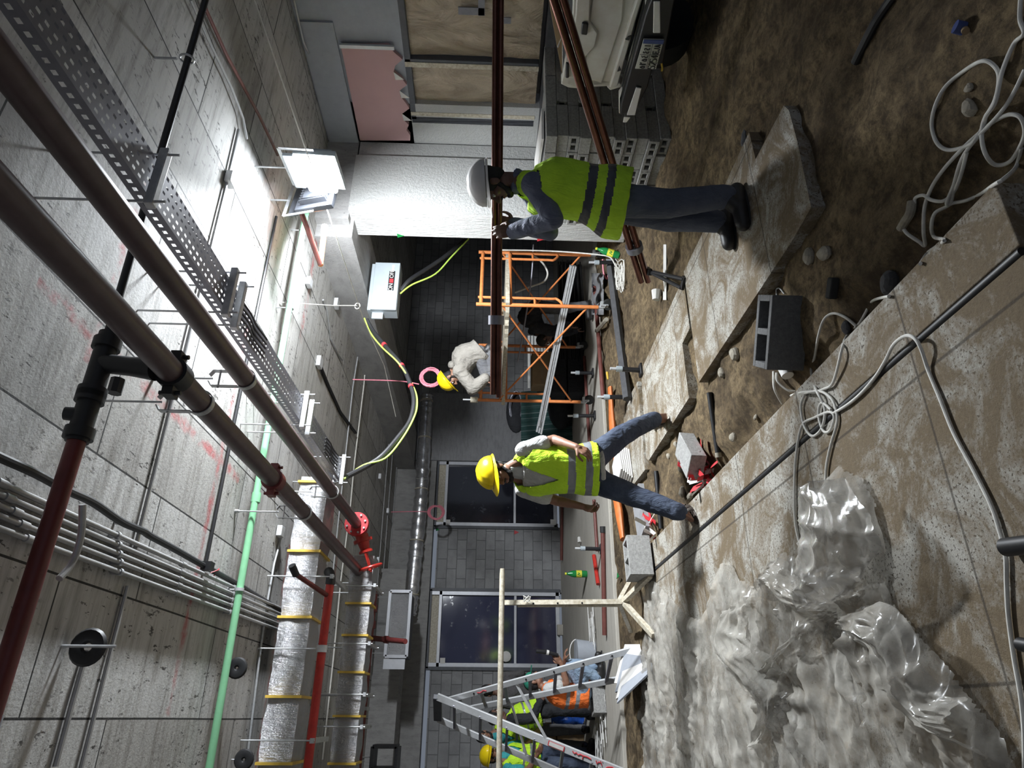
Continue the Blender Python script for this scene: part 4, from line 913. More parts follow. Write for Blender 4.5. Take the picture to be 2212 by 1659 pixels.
cab('white_cable', 'white cable running from the sand over the left walk into a knot of small loops', gp(((1920, 640), (1885, 650), (1870, 675), (1855, 700), (1830, 725), (1820, 750), (1800, 825), (1780, 840), (1765, 845), (1730, 848), (1708, 855), (1735, 850), (1770, 845), (1795, 860), (1806, 885), (1808, 915), (1795, 960), (1785, 1010), (1784, 1060), (1786, 1110), (1775, 1160))), .0064, M['whitecab'], 6)
cab('white_cable', 'white cable arching on the walk beside the dark block and back', gp(((1850, 705), (1825, 685), (1800, 677), (1780, 690), (1768, 725), (1760, 770), (1752, 800), (1762, 840), (1780, 875), (1781, 905), (1772, 930), (1756, 942), (1742, 930), (1733, 905), (1730, 875), (1738, 852))), .0064, M['whitecab'], 6)
cab('white_cable', 'white cable looping from the knot far left along the walk to the plastic sheet', gp(((1795, 885), (1775, 870), (1768, 895), (1778, 930), (1793, 930), (1802, 900), (1790, 890), (1760, 902), (1735, 915), (1725, 945), (1718, 1000), (1716, 1060), (1718, 1130), (1730, 1180), (1750, 1206))), .0064, M['whitecab'], 6)
cab('white_cable', 'long white cable arching over the drain slot and running along the left walk', gp(((1800, 893), (1830, 875), (1860, 850), (1890, 815), (1912, 780), (1930, 745, .015), (1955, 726, .03), (1975, 730, .03), (1990, 755, .02), (2005, 800), (2030, 860), (2060, 935), (2100, 1010), (2140, 1090), (2160, 1150), (2172, 1200), (2174, 1260), (2178, 1330), (2190, 1420), (2204, 1500), (2212, 1580), (2214, 1680))), .0068, M['whitecab'], 6)
cab('white_cable', 'short white cable strand on the sand past the dark block', gp(((1678, 805), (1680, 825), (1700, 842), (1718, 846))), .0075, M['whitecab'], 6)
cab('white_cable', 'thin white cable strand hanging off the walk edge left of the block', gp(((1671, 803), (1672, 835), (1680, 855), (1690, 872))), .007, M['whitecab'], 6)
cab('wire_ring', 'small bent wire ring on the sand just behind the dark block', gp(((1678, 640), (1677, 626), (1684, 623), (1694, 635))), .004, M['galv'], 6, 'wire')
p = ps(1715, 812); t = T('plastic_cup', 'clear plastic cup lying against the big dark block', 'cup', p); P('cup', MB().tube([p+V(0, 0, .035), p+V(.10, .02, .04)], [.033, .042], 16), M['wtape'], t)
t = T('black_tube', 'black tube end lying on the left walk at the bottom edge', 'tube', pz(2180, 1180, .03))
P('tube', MB().tube([pz(2172, 1182, .03), pz(2260, 1172, .03)], .027, 16), M['black'], t); P('pale_end', MB().tube([pz(2169, 1182, .03), pz(2173, 1182, .03)], .022, 12), M['alu'], t)
t = T('black_tube', 'black tube on the left walk at the lower left of the plastic', 'tube', pz(2212, 1400, .03)); P('tube', MB().tube([pz(2204, 1392, .03), pz(2250, 1400, .03)], .02, 12), M['black'], t)
# tubes on the sand between the walks
def rod(name, lbl, a, b, r, mat, cat='pipe', h=.02, h2=None):
    p, q = ps(*a, h), ps(*b, h if h2 is None else h2); t = T(name, lbl, cat, p); P('tube', MB().tube([p, q], r, 12), mat, t); return t, p, q
t, p, q = rod('black_pipe', 'black pipe lying on the sand beside the barrier tape', (1532, 848), (1552, 985), .02, M['black']); P('grey_end', MB().tube([lerp(p, q, .95), lerp(p, q, 1.02)], .023, 12), M['stone'], t)
rod('black_pipe', 'black pipe lying on the sand by the feet of the striding man', (1417, 1018), (1428, 1142), .022, M['black'])
# barrier tape
def tapeclump(lbl, c, n, sp, zz):
    t = T('barrier_tape', lbl, 'tape', c)
    for k in range(n):
        p0 = c + V(random.uniform(-sp, sp), random.uniform(-sp, sp)*1.6, zz*random.random()); dr = V(random.uniform(-1, 1), random.uniform(-1, 1), random.uniform(-.2, .6)).normalized()
        q = [p0 + dr*(.05*i) + V(0, .0, .03*math.sin(i*1.6+k)) for i in range(6)]; mb = MB(); s_, u_ = frame_from(dr, V(.3, .2, 1))
        q = [V(v.x, v.y, max(v.z, gz(v.x, v.y)+.01)) for v in q]
        vs = [v + s_*w for v in q for w in (-.02, .02)]; mb._add(vs, [(2*i, 2*i+1, 2*i+3, 2*i+2) for i in range(5)])
        P('red_strip' if k % 3 else 'white_strip', mb, M['redtape'] if k % 3 else M['wtape'], t, fix=False)
tapeclump('crumpled red and white barrier tape against the left walk edge', ps(1538, 1028, .02), 16, .06, .07)
tapeclump('scrap of red and white barrier tape by the pale block', ps(1412, 1150, .03), 7, .06, .05)
rod('muddy_tool', 'grey muddy rod with hooked end lying past the tape scrap', (1378, 1128), (1410, 1150), .025, M['stone'], 'tool')
# red pipes, timbers, black posts around the platform edge
def prod(name, lbl, a, b, r, mat, cat='pipe', z=.012, z2=None, n=12):
    p, q = pz(*a, z+r), pz(*b, (z if z2 is None else z2)+r); t = T(name, lbl, cat, p); P('tube', MB().tube([p, q], r, n), mat, t); return t, p, q
prod('red_floor_pipe', 'long dark red pipe lying along the sand edge below the scaffold', (1285, 620), (1303, 860), .03, M['pipered'], z=.03)
prod('red_floor_pipe', 'thin dark red pipe along the platform behind the scaffold casters', (1262, 770), (1275, 990), .024, M['pipered'])
prod('red_floor_pipe', 'dark red pipe on the platform left of the striding man', (1283, 1080), (1290, 1190), .024, M['pipered'])
t, p, q = prod('red_floor_pipe', 'short dark red pipe with socket lying on the platform edge', (1302, 1137), (1306, 1372), .03, M['pipered']); P('socket', MB().tube([p, lerp(p, q, .06)], .038, 12), M['fit'], t)
prod('red_floor_pipe', 'dark red pipe at the foot of the back wall below the right glazed opening', (1214, 1085), (1213, 1210), .03, M['pipered'])
prod('red_spirit_level', 'bright red short tube on the platform beside the green bottle', (1283, 1200), (1292, 1262), .028, M['red'], 'tube')
prod('plank', 'charred black plank lying across the sand before the scaffold', (1318, 575), (1355, 862), .05, M['darkblk'], 'timber', z=0, n=6)
prod('plank', 'grey driftwood stick on the sand under the scaffold caster', (1289, 715), (1310, 690), .03, M['stone'], 'timber', z=.05, n=6)
def post(lbl, top, bot, dz, legs=False):
    p = pz(*bot, dz); dep = (p-CAM).dot(CF); q = pd(*top, dep); q = V(p.x+.3*(q.x-p.x), p.y+.3*(q.y-p.y), q.z)
    t = T('support_post', lbl, 'support', p); P('post', MB().tube([p, lerp(p, q, .8)], .026, 10), M['black'], t)
    P('grey_clamp', MB().tube([lerp(p, q, .62), lerp(p, q, .8)], .031, 10), M['boxgrey'], t); P('top_pin', MB().tube([lerp(p, q, .8), q], .016, 8), M['alu'], t); P('foot', MB().box(p+V(0, 0, .012), (.13, .10, .024)), M['black'], t, bevel=.004)
post('black prop with grey clamp at the edge of the middle paving slab', (1318, 790), (1386, 800), 0)
post('black prop standing on the sand before the orange hose', (1290, 860), (1360, 858), -.02)
post('black prop on the platform under the scaffold, right of two', (1233, 805), (1282, 806), .012)
post('black prop on the platform under the scaffold, left of two', (1226, 902), (1286, 898), .012)
post('black prop with two legs lying near the red pipes on the platform', (1242, 1183), (1300, 1186), .012)
post('black prop leaning at the column behind the copper bundle', (1272, 570), (1330, 567), .0)
# orange hose, pale tiles
t = T('orange_hose', 'flattened orange hose lying on the sand behind the striding man', 'hose', pz(1325, 930, .03))
P('hose', MB().tube([pz(a, b, .05) for a, b in ((1318, 838), (1320, 870), (1322, 905), (1325, 940), (1332, 990), (1338, 1030), (1332, 1075), (1338, 1110), (1345, 1165))], [.06, .06, .08, .09, .08, .10, .09, .09, .05], 14, sq=.5), M['orangep'], t)
t = T('tile_stack', 'stack of thin pale tiles on the sand between the striding legs', 'tiles', pz(1350, 1020, 0))
for k in range(6): P('tile', MB().box(pz(1357, 1020, .0)+V(.01*k, 0, .012+.022*k), (.36, .40, .016), .2+.03*k), M['wtape'], t)
t = T('tile_pile', 'pale tiles leaning in a heap at the left foot of the ladder', 'tiles', pz(1385, 1445, .03))
for k in range(4): P('tile', MB().box(pz(1372+k*5, 1435+8*k, .03)+V(0, 0, .05), (.40, .5, .015), Euler((.25+.12*k, .35, .3*k))), M['greyb'] if k % 2 else M['wtape'], t)
P('board_offcut', MB().box(pz(1385, 1110, .0), (.5, .35, .06), .3), M['greycon'], None, label='flat grey concrete offcut behind the striding man foot', cat='board')
# white tape and cup
t = T('tape_strip', 'long white tape strip lying on the sand near the column', 'tape', ps(1438, 560)); P('strip', MB().quadbox([ps(1434, 528, .004), ps(1440, 528, .004), ps(1440, 648, .004), ps(1433, 648, .004)], (0, 0, .004)), M['wtape'], t)
p = ps(1428, 628); t = T('foam_cup', 'crushed white foam cup on the sand beside the tape strip', 'cup', p); P('cup', MB().tube([p+V(.0, 0, .04), p+V(-.09, .02, .05)], [.05, .035], 9), M['wtape'], t)
t = T('white_rope', 'heap of thin white rope by the column foot', 'rope', pz(1340, 590, 0)); pts = [pz(1338+8*math.sin(k*1.1)+random.uniform(-4, 4), 560+random.uniform(0, 70), .01+.01*random.random()) for k in range(40)]
P('rope', MB().tube(spl(pts, 3), .006, 5), M['whitecab'], t)
def bottle(lbl, base, up, sc=1.0):
    t = T('bottle', lbl, 'bottle', base); up = up.normalized(); mb = MB()
    mb.lathe([(.005, 0), (.045, 0), (.05, .02), (.05, .19), (.042, .23), (.018, .28), (.016, .30)], base, up, 18); mb.v = [base+(v-base)*sc for v in mb.v]; P('bottle_body', mb, M['greenbot'], t)
    mb = MB(); mb.lathe([(.052, .08), (.0525, .16)], base, up, 18); mb.v = [base+(v-base)*sc for v in mb.v]; lb_ = P('label_wrap', mb, M['yellab'], t)
    mb = MB(); mb.lathe([(.018, .30), (.018, .325)], base, up, 12); mb.v = [base+(v-base)*sc for v in mb.v]; P('bottle_top', mb, M['yellab'], t)
    n = (CAM-base); n.z = 0; n.normalize(); s_ = up.cross(n)
    mb = MB()
    for (a0, b0), (a1, b1) in (((-.02, .10), (-.005, .145)), ((-.005, .145), (.006, .11)), ((.006, .11), (.02, .14))): mb.bar(base+(n*.052+s_*a0+up*b0)*sc, base+(n*.052+s_*a1+up*b1)*sc, .008*sc, .003, n)
    P('green_emblem', mb, M['greenbot'], lb_)
bottle('green plastic bottle with yellow label standing on the platform', pz(1268, 1240, .012), V(0, 0, 1), 1.05)
p = pz(1338, 552, 0); bottle('green plastic bottle leaning by the column foot among the rubbish', p, V(.35, 0, 1), .95)
p = pz(1336, 1243, 0); P('leaf_scrap', MB().quadbox([p+V(-.02, -.06, 0), p+V(.03, 0, .01), p+V(0, .08, 0), p+V(-.04, .01, .02)], (0, 0, .006)), M['greenbot'], None, label='small green leaf shaped scrap on the sand by the pale block', cat='scrap')
p = pz(1256, 1172, .012); t = T('paper_cup', 'white paper cup tipped over on the platform by the mans hand', 'cup', p); P('cup', MB().tube([p+V(0, 0, .03), p+V(.09, .02, .035)], [.035, .026], 14), M['white'], t)
# rubbish at the column foot
t = T('pink_hose', 'magenta cord loop in the rubbish by the column foot', 'cord', pz(1305, 580, .1)); P('loop', MB().tube(spl([pd(1302, 560, 9), pd(1304, 590, 9), pd(1312, 602, 9), pd(1315, 575, 9), pd(1312, 560, 9)], 5), .012, 6), M['pinkc'], t)
t = T('rag', 'crumpled grey rag under the scaffold beside the black rods', 'rag', pz(1285, 640, .05)); mb = MB()
mb.grid(lambda i, j: pz(1278+i*26, 590+j*90, .08+.10*mnoise.noise(V(i*3, j*4, 2))), 16, 26); P('cloth', mb, M['greycon'], t, fix=False)
t = T('blue_sheet', 'pale blue plastic scrap by the green bottle', 'scrap', pz(1318, 575, .06)); P('sheet', MB().quadbox([pd(1310, 560, 8.8), pd(1325, 560, 8.8), pd(1322, 580, 8.8), pd(1312, 585, 8.8)], V(.02, .02, 0)), M['greyb'], t)
# ---------------------------------------------------------------- crumpled plastic over the far part of the walk
out = [(1388, 1700), (1390, 1560), (1392, 1420), (1398, 1330), (1402, 1246), (1425, 1262), (1450, 1290), (1490, 1330), (1520, 1340), (1535, 1310), (1545, 1260), (1560, 1218), (1585, 1215), (1600, 1250), (1640, 1268), (1672, 1240), (1680, 1212), (1705, 1192), (1740, 1212), (1752, 1180), (1762, 1110), (1782, 1052), (1820, 1008), (1868, 1028), (1903, 1088), (1922, 1170), (1924, 1250), (1935, 1300), (1965, 1330), (1985, 1345), (2025, 1400), (2065, 1440), (2110, 1500), (2150, 1540), (2195, 1605), (2230, 1700)]
poly = [pz(a, b, 0).xy for a, b in out]
def inside(x, y):
    r = False; j = len(poly)-1
    for i in range(len(poly)):
        xi, yi = poly[i]; xj, yj = poly[j]
        if (yi > y) != (yj > y) and x < (xj-xi)*(y-yi)/(yj-yi)+xi: r = not r
        j = i
    return r
def edge_d(x, y):
    m_ = 9
    for i in range(len(poly)-1):
        a0, b0 = poly[i], poly[i+1]; d = b0-a0; t = max(0, min(1, (V(x, y).xy-a0).dot(d)/max(d.length_squared, 1e-9))) if d.length else 0
        m_ = min(m_, (V(x, y).xy-(a0+d*t)).length)
    return m_
lobes = [((1840, 1110), .16, .17), ((1860, 1210), .13, .16), ((1700, 1240), .10, .12), ((1740, 1330), .10, .16), ((1990, 1420), .13, .18), ((1900, 1360), .08, .13), ((2080, 1540), .13, .20), ((1600, 1330), .07, .15), ((1690, 1470), .09, .13), ((1960, 1560), .07, .22), ((1580, 1400), .05, .12), ((2130, 1640), .10, .2)]
lob = [(pz(a, b, 0).xy, h, r) for (a, b), h, r in lobes]
def ridge(v): return max(0, 1-1.6*abs(mnoise.noise(v)))**2
kn = [pz(a, b, 0).xy for a, b in ((1830, 1318), (1700, 1500), (1925, 1250))]
def plz(x, y):
    w = V(mnoise.noise(V(x*1.7, y*1.7, 4)), mnoise.noise(V(x*1.7, y*1.7, 8)), 0)*.42
    z = .030*ridge(V(x*.55+w.x, y*2.8+w.y, 0))**1.5 + .034*ridge(V(x*.9+w.x*2, y*5.5+w.y*2+x*.8, 5))**1.5 + .030*ridge(V(x*2.0+w.y*3, y*8+w.x*3-x*1.5, 2))**2 + .014*ridge(V(x*5+w.x*9, y*19+w.x*8, 9))**1.5 + .010*mnoise.noise(V(x*1.6, y*2.4, 7))
    for k in kn:
        d = V(x, y).xy-k; r = d.length
        if r < .6: z += .045*(1-r/.6)*abs(math.cos(math.atan2(d.y, d.x)*6.5+r*3+1.5*mnoise.noise(V(x*3, y*3, 3))))**4
    for c, h, r in lob:
        d2 = (V(x, y).xy-c).length_squared/(r*r)
        if d2 < 6: z += .22*h*math.exp(-d2)
    return z
xs_ = [p.x for p in poly]; ys_ = [p.y for p in poly]; st_ = .016
X0, X1, Y0, Y1 = max(min(xs_), -2.6), max(xs_), min(ys_), min(max(ys_), 7.3)
nx, ny = int((X1-X0)/st_), int((Y1-Y0)/st_); idx = {}; mb = MB()
def pv_(i, j):
    k = (i, j)
    if k not in idx:
        x, y = X0+i*st_, Y0+j*st_; e = min(1, edge_d(x, y)/.07); w = 1.0
        jx = .012*mnoise.noise(V(x*14, y*14, 1)); jy = .012*mnoise.noise(V(x*14, y*14, 6))
        base = .008 if y < 6.6 else -.02
        if not inside(x, y):
            bd_ = 9; bp = None; v2 = V(x, y).xy
            for q in range(len(poly)-1):
                a0, b0 = poly[q], poly[q+1]; d = b0-a0
                if d.length < 1e-6: continue
                tt = max(0, min(1, (v2-a0).dot(d)/d.length_squared)); c2 = a0+d*tt
                if (v2-c2).length < bd_: bd_ = (v2-c2).length; bp = c2
            if bd_ < .03: x, y = bp.x, bp.y; e = 0
        idx[k] = len(mb.v); mb.v.append(V(x+jx, y+jy, base + plz(x, y)*(.25+.75*e)))
    return idx[k]
for j in range(ny):
    for i in range(nx):
        if inside(X0+(i+.5)*st_, Y0+(j+.5)*st_): mb.f.append([pv_(i, j), pv_(i+1, j), pv_(i+1, j+1), pv_(i, j+1)]); mb.mi.append(0)
o = P('plastic_sheet', mb, M['poly'], None, label='large crumpled dusty plastic sheet heaped over the left walk', cat='sheet', fix=False, ang=80)
def flap(lbl, ptsL, ptsR, seed, puff=.05):
    L = spl(ptsL, 6); R = spl(ptsR, 6); mb = MB(); n = len(L)-1
    def fn(i, j):
        k = min(int(j*n), n-1); f = j*n-k; a, b = lerp(L[k], L[k+1], f), lerp(R[k], R[k+1], f); p = lerp(a, b, i)
        arch = puff*math.sin(math.pi*i); f_ = ridge(V(i*3+seed, j*5, seed))*.035 + ridge(V(i*9, j*3+seed, 3))*.02
        return p + V(0, 0, arch + f_)
    mb.grid(fn, 30, 60)
    return P('plastic_fold', mb, M['poly'], o, fix=False, ang=80)
def q_(a, b, z): return pz(a, b, z)
flap('', [q_(1790, 1060, .10), q_(1770, 1130, .08), q_(1755, 1220, .06), q_(1745, 1290, .05), q_(1790, 1322, .02)], [q_(1850, 1030, .10), q_(1890, 1100, .16), q_(1915, 1180, .14), q_(1880, 1260, .10), q_(1830, 1320, .02)], 3, .13)
flap('', [q_(1665, 1260, .06), q_(1690, 1205, .10), q_(1730, 1240, .08), q_(1790, 1300, .03)], [q_(1690, 1300, .04), q_(1710, 1290, .09), q_(1750, 1330, .06), q_(1815, 1322, .02)], 8, .08)
flap('', [q_(1890, 1310, .04), q_(1930, 1300, .10), q_(1985, 1340, .10), q_(2010, 1430, .12), q_(2060, 1500, .10), q_(2125, 1505, .12)], [q_(1880, 1380, .03), q_(1920, 1420, .10), q_(1960, 1470, .10), q_(2000, 1540, .10), q_(2070, 1600, .06), q_(2170, 1640, .04)], 12, .10)
flap('', [q_(1640, 1480, .04), q_(1700, 1400, .05), q_(1760, 1340, .04), q_(1815, 1322, .03)], [q_(1660, 1510, .02), q_(1730, 1450, .05), q_(1790, 1370, .04), q_(1830, 1325, .03)], 17, .06)
flap('', [q_(1640, 1300, .03), q_(1625, 1370, .06), q_(1690, 1430, .06), q_(1720, 1500, .05), q_(1700, 1600, .03)], [q_(1580, 1330, .03), q_(1560, 1400, .05), q_(1600, 1470, .05), q_(1660, 1530, .05), q_(1640, 1620, .03)], 21, .07)
# ================================================================ SCAFFOLD, LADDER, TRESTLE, PICKUP, TUBES
A1, A2, B2, B1 = V(4.66, 7.17, .02), V(4.21, 9.05, .02), V(5.31, 9.35, .02), V(5.72, 7.5, .02)
def topz(p, a, b): return pd(a, b, (p-CAM).dot(CF)).z
ZT1 = 1.74; ZPL = 1.36
S0 = T('scaffold_tower', 'orange wheeled scaffold tower with cross braces in front of the block wall', 'scaffold', (A1+B2)/2)
def caster(p, k):
    mb = MB(); c = p+V(.03, -.02, .075); mb.tube_l([(c-V(.02, .012, 0), .07), (c+V(.02, .012, 0), .07)], V(.02, .012, 0), 18); w = P('caster_wheel', mb, M['rub'], S0)
    mb = MB(); mb.box(c+V(-.0, 0, .05), (.07, .05, .10)); mb.cyl(p+V(0, 0, .13), p+V(0, 0, .24), .02, n=10); mb.bar(c, c+V(-.08, -.05, .06), .02, .008); P('caster_fork', mb, M['galv'], w, bevel=.003)
R_ = .024
for i, (p, q) in enumerate(((A1, B1), (A2, B2))):
    e = (q-p); L = e.length; e.normalize()
    for c in (p, q):
        P('post', MB().tube([c+V(0, 0, .2), c+V(0, 0, ZT1)], R_, 12), M['orange'], S0); caster(c, 0)
    P('top_rail', MB().tube([p+V(0, 0, ZT1-.06), q+V(0, 0, ZT1-.06)], R_, 12), M['orange'], S0)
    for c, s_ in ((p, 1), (q, -1)):
        b = c + e*(s_*.14)
        P('inner_ladder_rail', MB().tube(spl([c+V(0, 0, ZT1-.02) + e*s_*.14, b+V(0, 0, 1.2), b+V(0, 0, .8), b+V(0, 0, .72), c+e*(s_*.06)+V(0, 0, .66), c+V(0, 0, .66)], 5), .017, 10), M['orange'], S0)
        for z in (1.30, 1.0): P('rung', MB().tube([c+V(0, 0, z), b+V(0, 0, z)], .015, 8), M['orange'], S0)
    P('bearer', MB().tube([p+V(0, 0, ZPL-.05), q+V(0, 0, ZPL-.05)], R_, 12), M['orange'], S0)
for p, q in ((A1, A2), (B1, B2)):
    for a, b in ((.33, 1.42), (1.42, .33)): P('cross_brace', MB().tube([p+V(0, 0, a), q+V(0, 0, b)], .013, 8), M['orange'], S0)
P('brace_pin', MB().ell((A1+A2)/2+V(0, 0, .875), .022), M['orange'], S0)
cap_ = A2+V(0, 0, ZT1); P('foam_cap', MB().cyl(cap_-V(0, 0, .02), cap_+V(0, 0, .09), .045), M['cream'], S0); P('spigot', MB().cyl(cap_, cap_+V(0, 0, .2), .014), M['galv'], S0)
# platform : gypsum board with ragged edge + timber
e1 = (A2-A1); e2 = (B1-A1)
t = T('platform_board', 'ragged white board laid as the scaffold platform', 'board', A1+V(0, 0, ZPL))
n = 26; q = [A1 + e1*(i/n*1.06-.03) + e2*(-.02+.035*mnoise.noise(V(i*.9, 0, 0))) for i in range(n+1)]; q += [B2 + e1*.0, B1]
P('board', MB().quadbox([V(v.x, v.y, ZPL-.02) for v in q], (0, 0, .05)), M['cream'], t, smooth=False)
def onp(u, w, dz=0.0): return A1 + e1*u + e2*w + V(0, 0, ZPL+.032+dz)
t = T('drill', 'black power drill lying on the scaffold platform', 'drill', onp(.22, .08)); a = onp(.12, .05, .05); b = onp(.33, .05, .05)
P('drill_body', MB().tube([lerp(a, b, .25), lerp(a, b, .4), lerp(a, b, .85), b], [.035, .045, .048, .035], 12), M['black'], t); P('chuck', MB().tube([a, lerp(a, b, .28)], [.012, .03], 10), M['fit'], t); P('drill_bit', MB().tube([a, a-(b-a)*.3], .007, 6), M['galv'], t)
P('red_button', MB().tube([lerp(a, b, .82), b+(b-a)*.06], .02, 8), M['redtape'], t); P('grip', MB().tube([b, b+V(-.02, -.0, -.03)+(b-a)*.35], [.03, .02], 8), M['black'], t)
P('plywood_scrap', MB().box(onp(.16, .18, .02), (.3, .12, .04), .4), M['wood'], None, label='small plywood scrap on the scaffold platform beside the drill', cat='timber')
t = T('white_jug', 'white plastic jug lying on the scaffold platform', 'jug', onp(.5, .08)); a, b = onp(.44, .06, .055), onp(.60, .06, .055); P('jug', MB().tube([lerp(a, b, -.05), a, b, lerp(a, b, 1.1)], [.03, .055, .055, .025], 14), M['wtape'], t)
P('grey_sealant_tube', MB().tube([onp(.68, .05, .04), onp(.93, .05, .04)], [.03, .034], 10), M['boxgrey'], None, label='grey roll on the scaffold platform at the far end', cat='tube')
# bundle of galvanised channels slung through the scaffold
pA, pB = pd(1238, 574, 8.75), pd(1164, 935, 9.55); t = T('channel_bundle', 'long bundle of galvanised channels slung through the scaffold', 'channels', pB)
d = (pB-pA).normalized(); a, b = frame_from(d)
for k in range(9): P('channel', MB().bar(pA + a*((k % 3-1)*.035) + b*((k//3-1)*.03), pB + a*((k % 3-1)*.03+.02*(k % 2)) + b*((k//3-1)*.03) - d*(.06*(k % 4)), .026, .022), M['galv'], t)
# thin hanging bar and white hose
cab('drop_bar', 'slim grey rod leaning through the scaffold', [pd(1152, 528, 9.3), pd(1148, 600, 9.4), pd(1130, 720, 9.6), pd(1118, 782, 9.7)], .011, M['tray'], 4, 'rod')
cab('white_hose', 'white flexible hose looping behind the scaffold', [pd(1080, 540, 9.6), pd(1110, 546, 9.7), pd(1150, 552, 9.7), pd(1172, 568, 9.8), pd(1183, 590, 9.8), pd(1175, 608, 9.8), pd(1150, 618, 9.8), pd(1112, 632, 9.8)], .014, M['whitecab'], 6, 'hose')
cab('white_lead', 'white lead running along the scaffold post to the green bottle', [pd(1080, 540, 9.0), pd(1150, 541, 9.0), pd(1220, 544, 8.9), pd(1290, 550, 8.7), pd(1318, 556, 8.6), pd(1330, 575, 8.5)], .009, M['whitecab'], 6)
# things behind the scaffold
t = T('black_rods', 'dark bundle of black ribbed rods leaning at the wall behind the scaffold', 'rods', pd(1270, 640, 10.2))
for k in range(26): a, b = pd(1205+k*2.0, 560+random.uniform(0, 14), 10.6+.02*(k % 4)), pd(1212+k*2.3, 800+random.uniform(-10, 12), 11.4+.02*(k % 4)); P('rod', MB().tube([a, b], .012, 6), M['black'], t)
t = T('white_sheets', 'white ribbed sheets leaning behind the scaffold', 'sheets', pd(1170, 770, 12.4))
for k in range(8): P('white_slat', MB().quadbox([pd(1140+k*7, 725, 12.2), pd(1145+k*7, 725, 12.2), pd(1145+k*7, 838-k*7, 12.6), pd(1140+k*7, 838-k*7, 12.6)], V(0, .02, 0)), M['white'], t, smooth=False)
def carton(lbl, c, s_, rz):
    t = T('cardboard_box', lbl, 'box', c - V(0, 0, s_[2]/2)); P('carton', MB().box(c, s_, rz), M['card'], t, bevel=.006); 
    dx = V(math.cos(rz), math.sin(rz), 0); dy = V(-dx.y, dx.x, 0)
    P('tape_strip', MB().box(c - dy*(s_[1]/2+.001), (s_[0]*.99, .004, .05), rz), M['wood'], t); P('top_flap', MB().box(c+V(0, 0, s_[2]/2+.004), (s_[0]*1.01, s_[1]*.5, .006), rz), M['card'], t)
    return t
carton('cardboard box on the dark crates behind the scaffold brace', pd(1170, 803, 11.4), (.58, .4, .34), -.15)
t = T('dark_crates', 'dark stacked plastic crates behind the scaffold', 'crates', pd(1275, 800, 11.2)); 
c0_ = pd(1225, 800, 11.5); c0_.z = .01
for z in (0, .28): P('crate', MB().box(c0_+V(0, 0, .14+z), (1.0, .5, .26), -.1), M['blk'], t, bevel=.02)
t = T('dark_green_pile', 'dark green corrugated sheet stack leaning at the grey column', 'sheets', pd(1240, 900, 12.6)); c1_ = pd(1200, 905, 13.1); c1_.z = .01
mb = MB(); mb.grid(lambda i, j: c1_ + V((i-.5)*1.1, .012*math.sin(i*190)-.3+.25*j, .95*j), 160, 4); P('corrugated_sheet', mb, plain('dark_green_sheet', (.03, .075, .07), .5), t, fix=False)
P('black_bags', MB().ell(c1_+V(.1, -.45, .22), (.5, .3, .25)), M['blk'], t)
t = T('hose_reel', 'coiled grey hose hanging against the grey column', 'hose', pd(1118, 880, 13.2)); cc = pd(1115, 880, 13.3)
P('coil', MB().tube([cc + CU*(math.cos(k/20*6.283)*(.12+.015*math.sin(k*.7))) + CR*(math.sin(k/20*6.283)*.32) + CF*(-.02*math.sin(k*.9)) for k in range(100)], .014, 8), M['tray'], t); P('black_sack', MB().ell(cc - CF*-.12 + CR*-.1, (.45, .12, .2)), M['blk'], t)
# ---------------------------------------------------------------- copper tubes
def bundle(lbl, p, q, offs, r, extra=()):
    t = T('copper_bundle', lbl, 'pipes', q); d = (q-p).normalized(); a, b = frame_from(d)
    for i, (x, y, e) in enumerate(offs): P('copper_tube', MB().tube([p + a*x + b*y, q + a*x + b*y + d*e], r, 16), M['copper'], t)
    for f in extra: c = lerp(p, q, f); P('binding_tape', MB().tube_l([(c-d*.03, r*2.9), (c+d*.03, r*2.9)], d, 18), M['tray'], t)
    return t
pa, pb = pd(1077, -60, 4.42), pd(1071, 852, 4.55)
bundle('long copper tube bundle carried level across the shoulder of the near worker', pa, pb, [(-.019, .020, 0), (.019, .020, -.03), (-.019, -.018, .02), (.019, -.018, -.01), (0, .0, -.05)], .0185, (.82,))
q0, q1 = pd(1173, -110, 4.15), pd(1389, 601, 5.52)
q1 = pz(1391, 602, .17)
bundle('copper tube bundle sloping from the pickup bed down to the black stand', q0, q1, [(-.03, .03, 0), (.03, .03, -.02), (-.03, -.03, .02), (.03, -.03, -.03)], .026, (.865,))
t = T('pipe_stand', 'black stand with two legs propping the lower end of the sloping copper bundle', 'stand', pz(1475, 612, 0))
top = q1 + (q0-q1)*.035 + V(0, 0, -.06)
for a, b in ((1477, 603), (1472, 622)): P('leg', MB().tube([top, pz(a, b, .01)], .017, 10), M['black'], t)
P('stand_foot', MB().bar(pz(1478, 598, .01), pz(1473, 624, .01), .05, .02), M['black'], t); P('saddle', MB().box(top+V(0, 0, .0), (.16, .06, .04), .8), M['black'], t, bevel=.006)
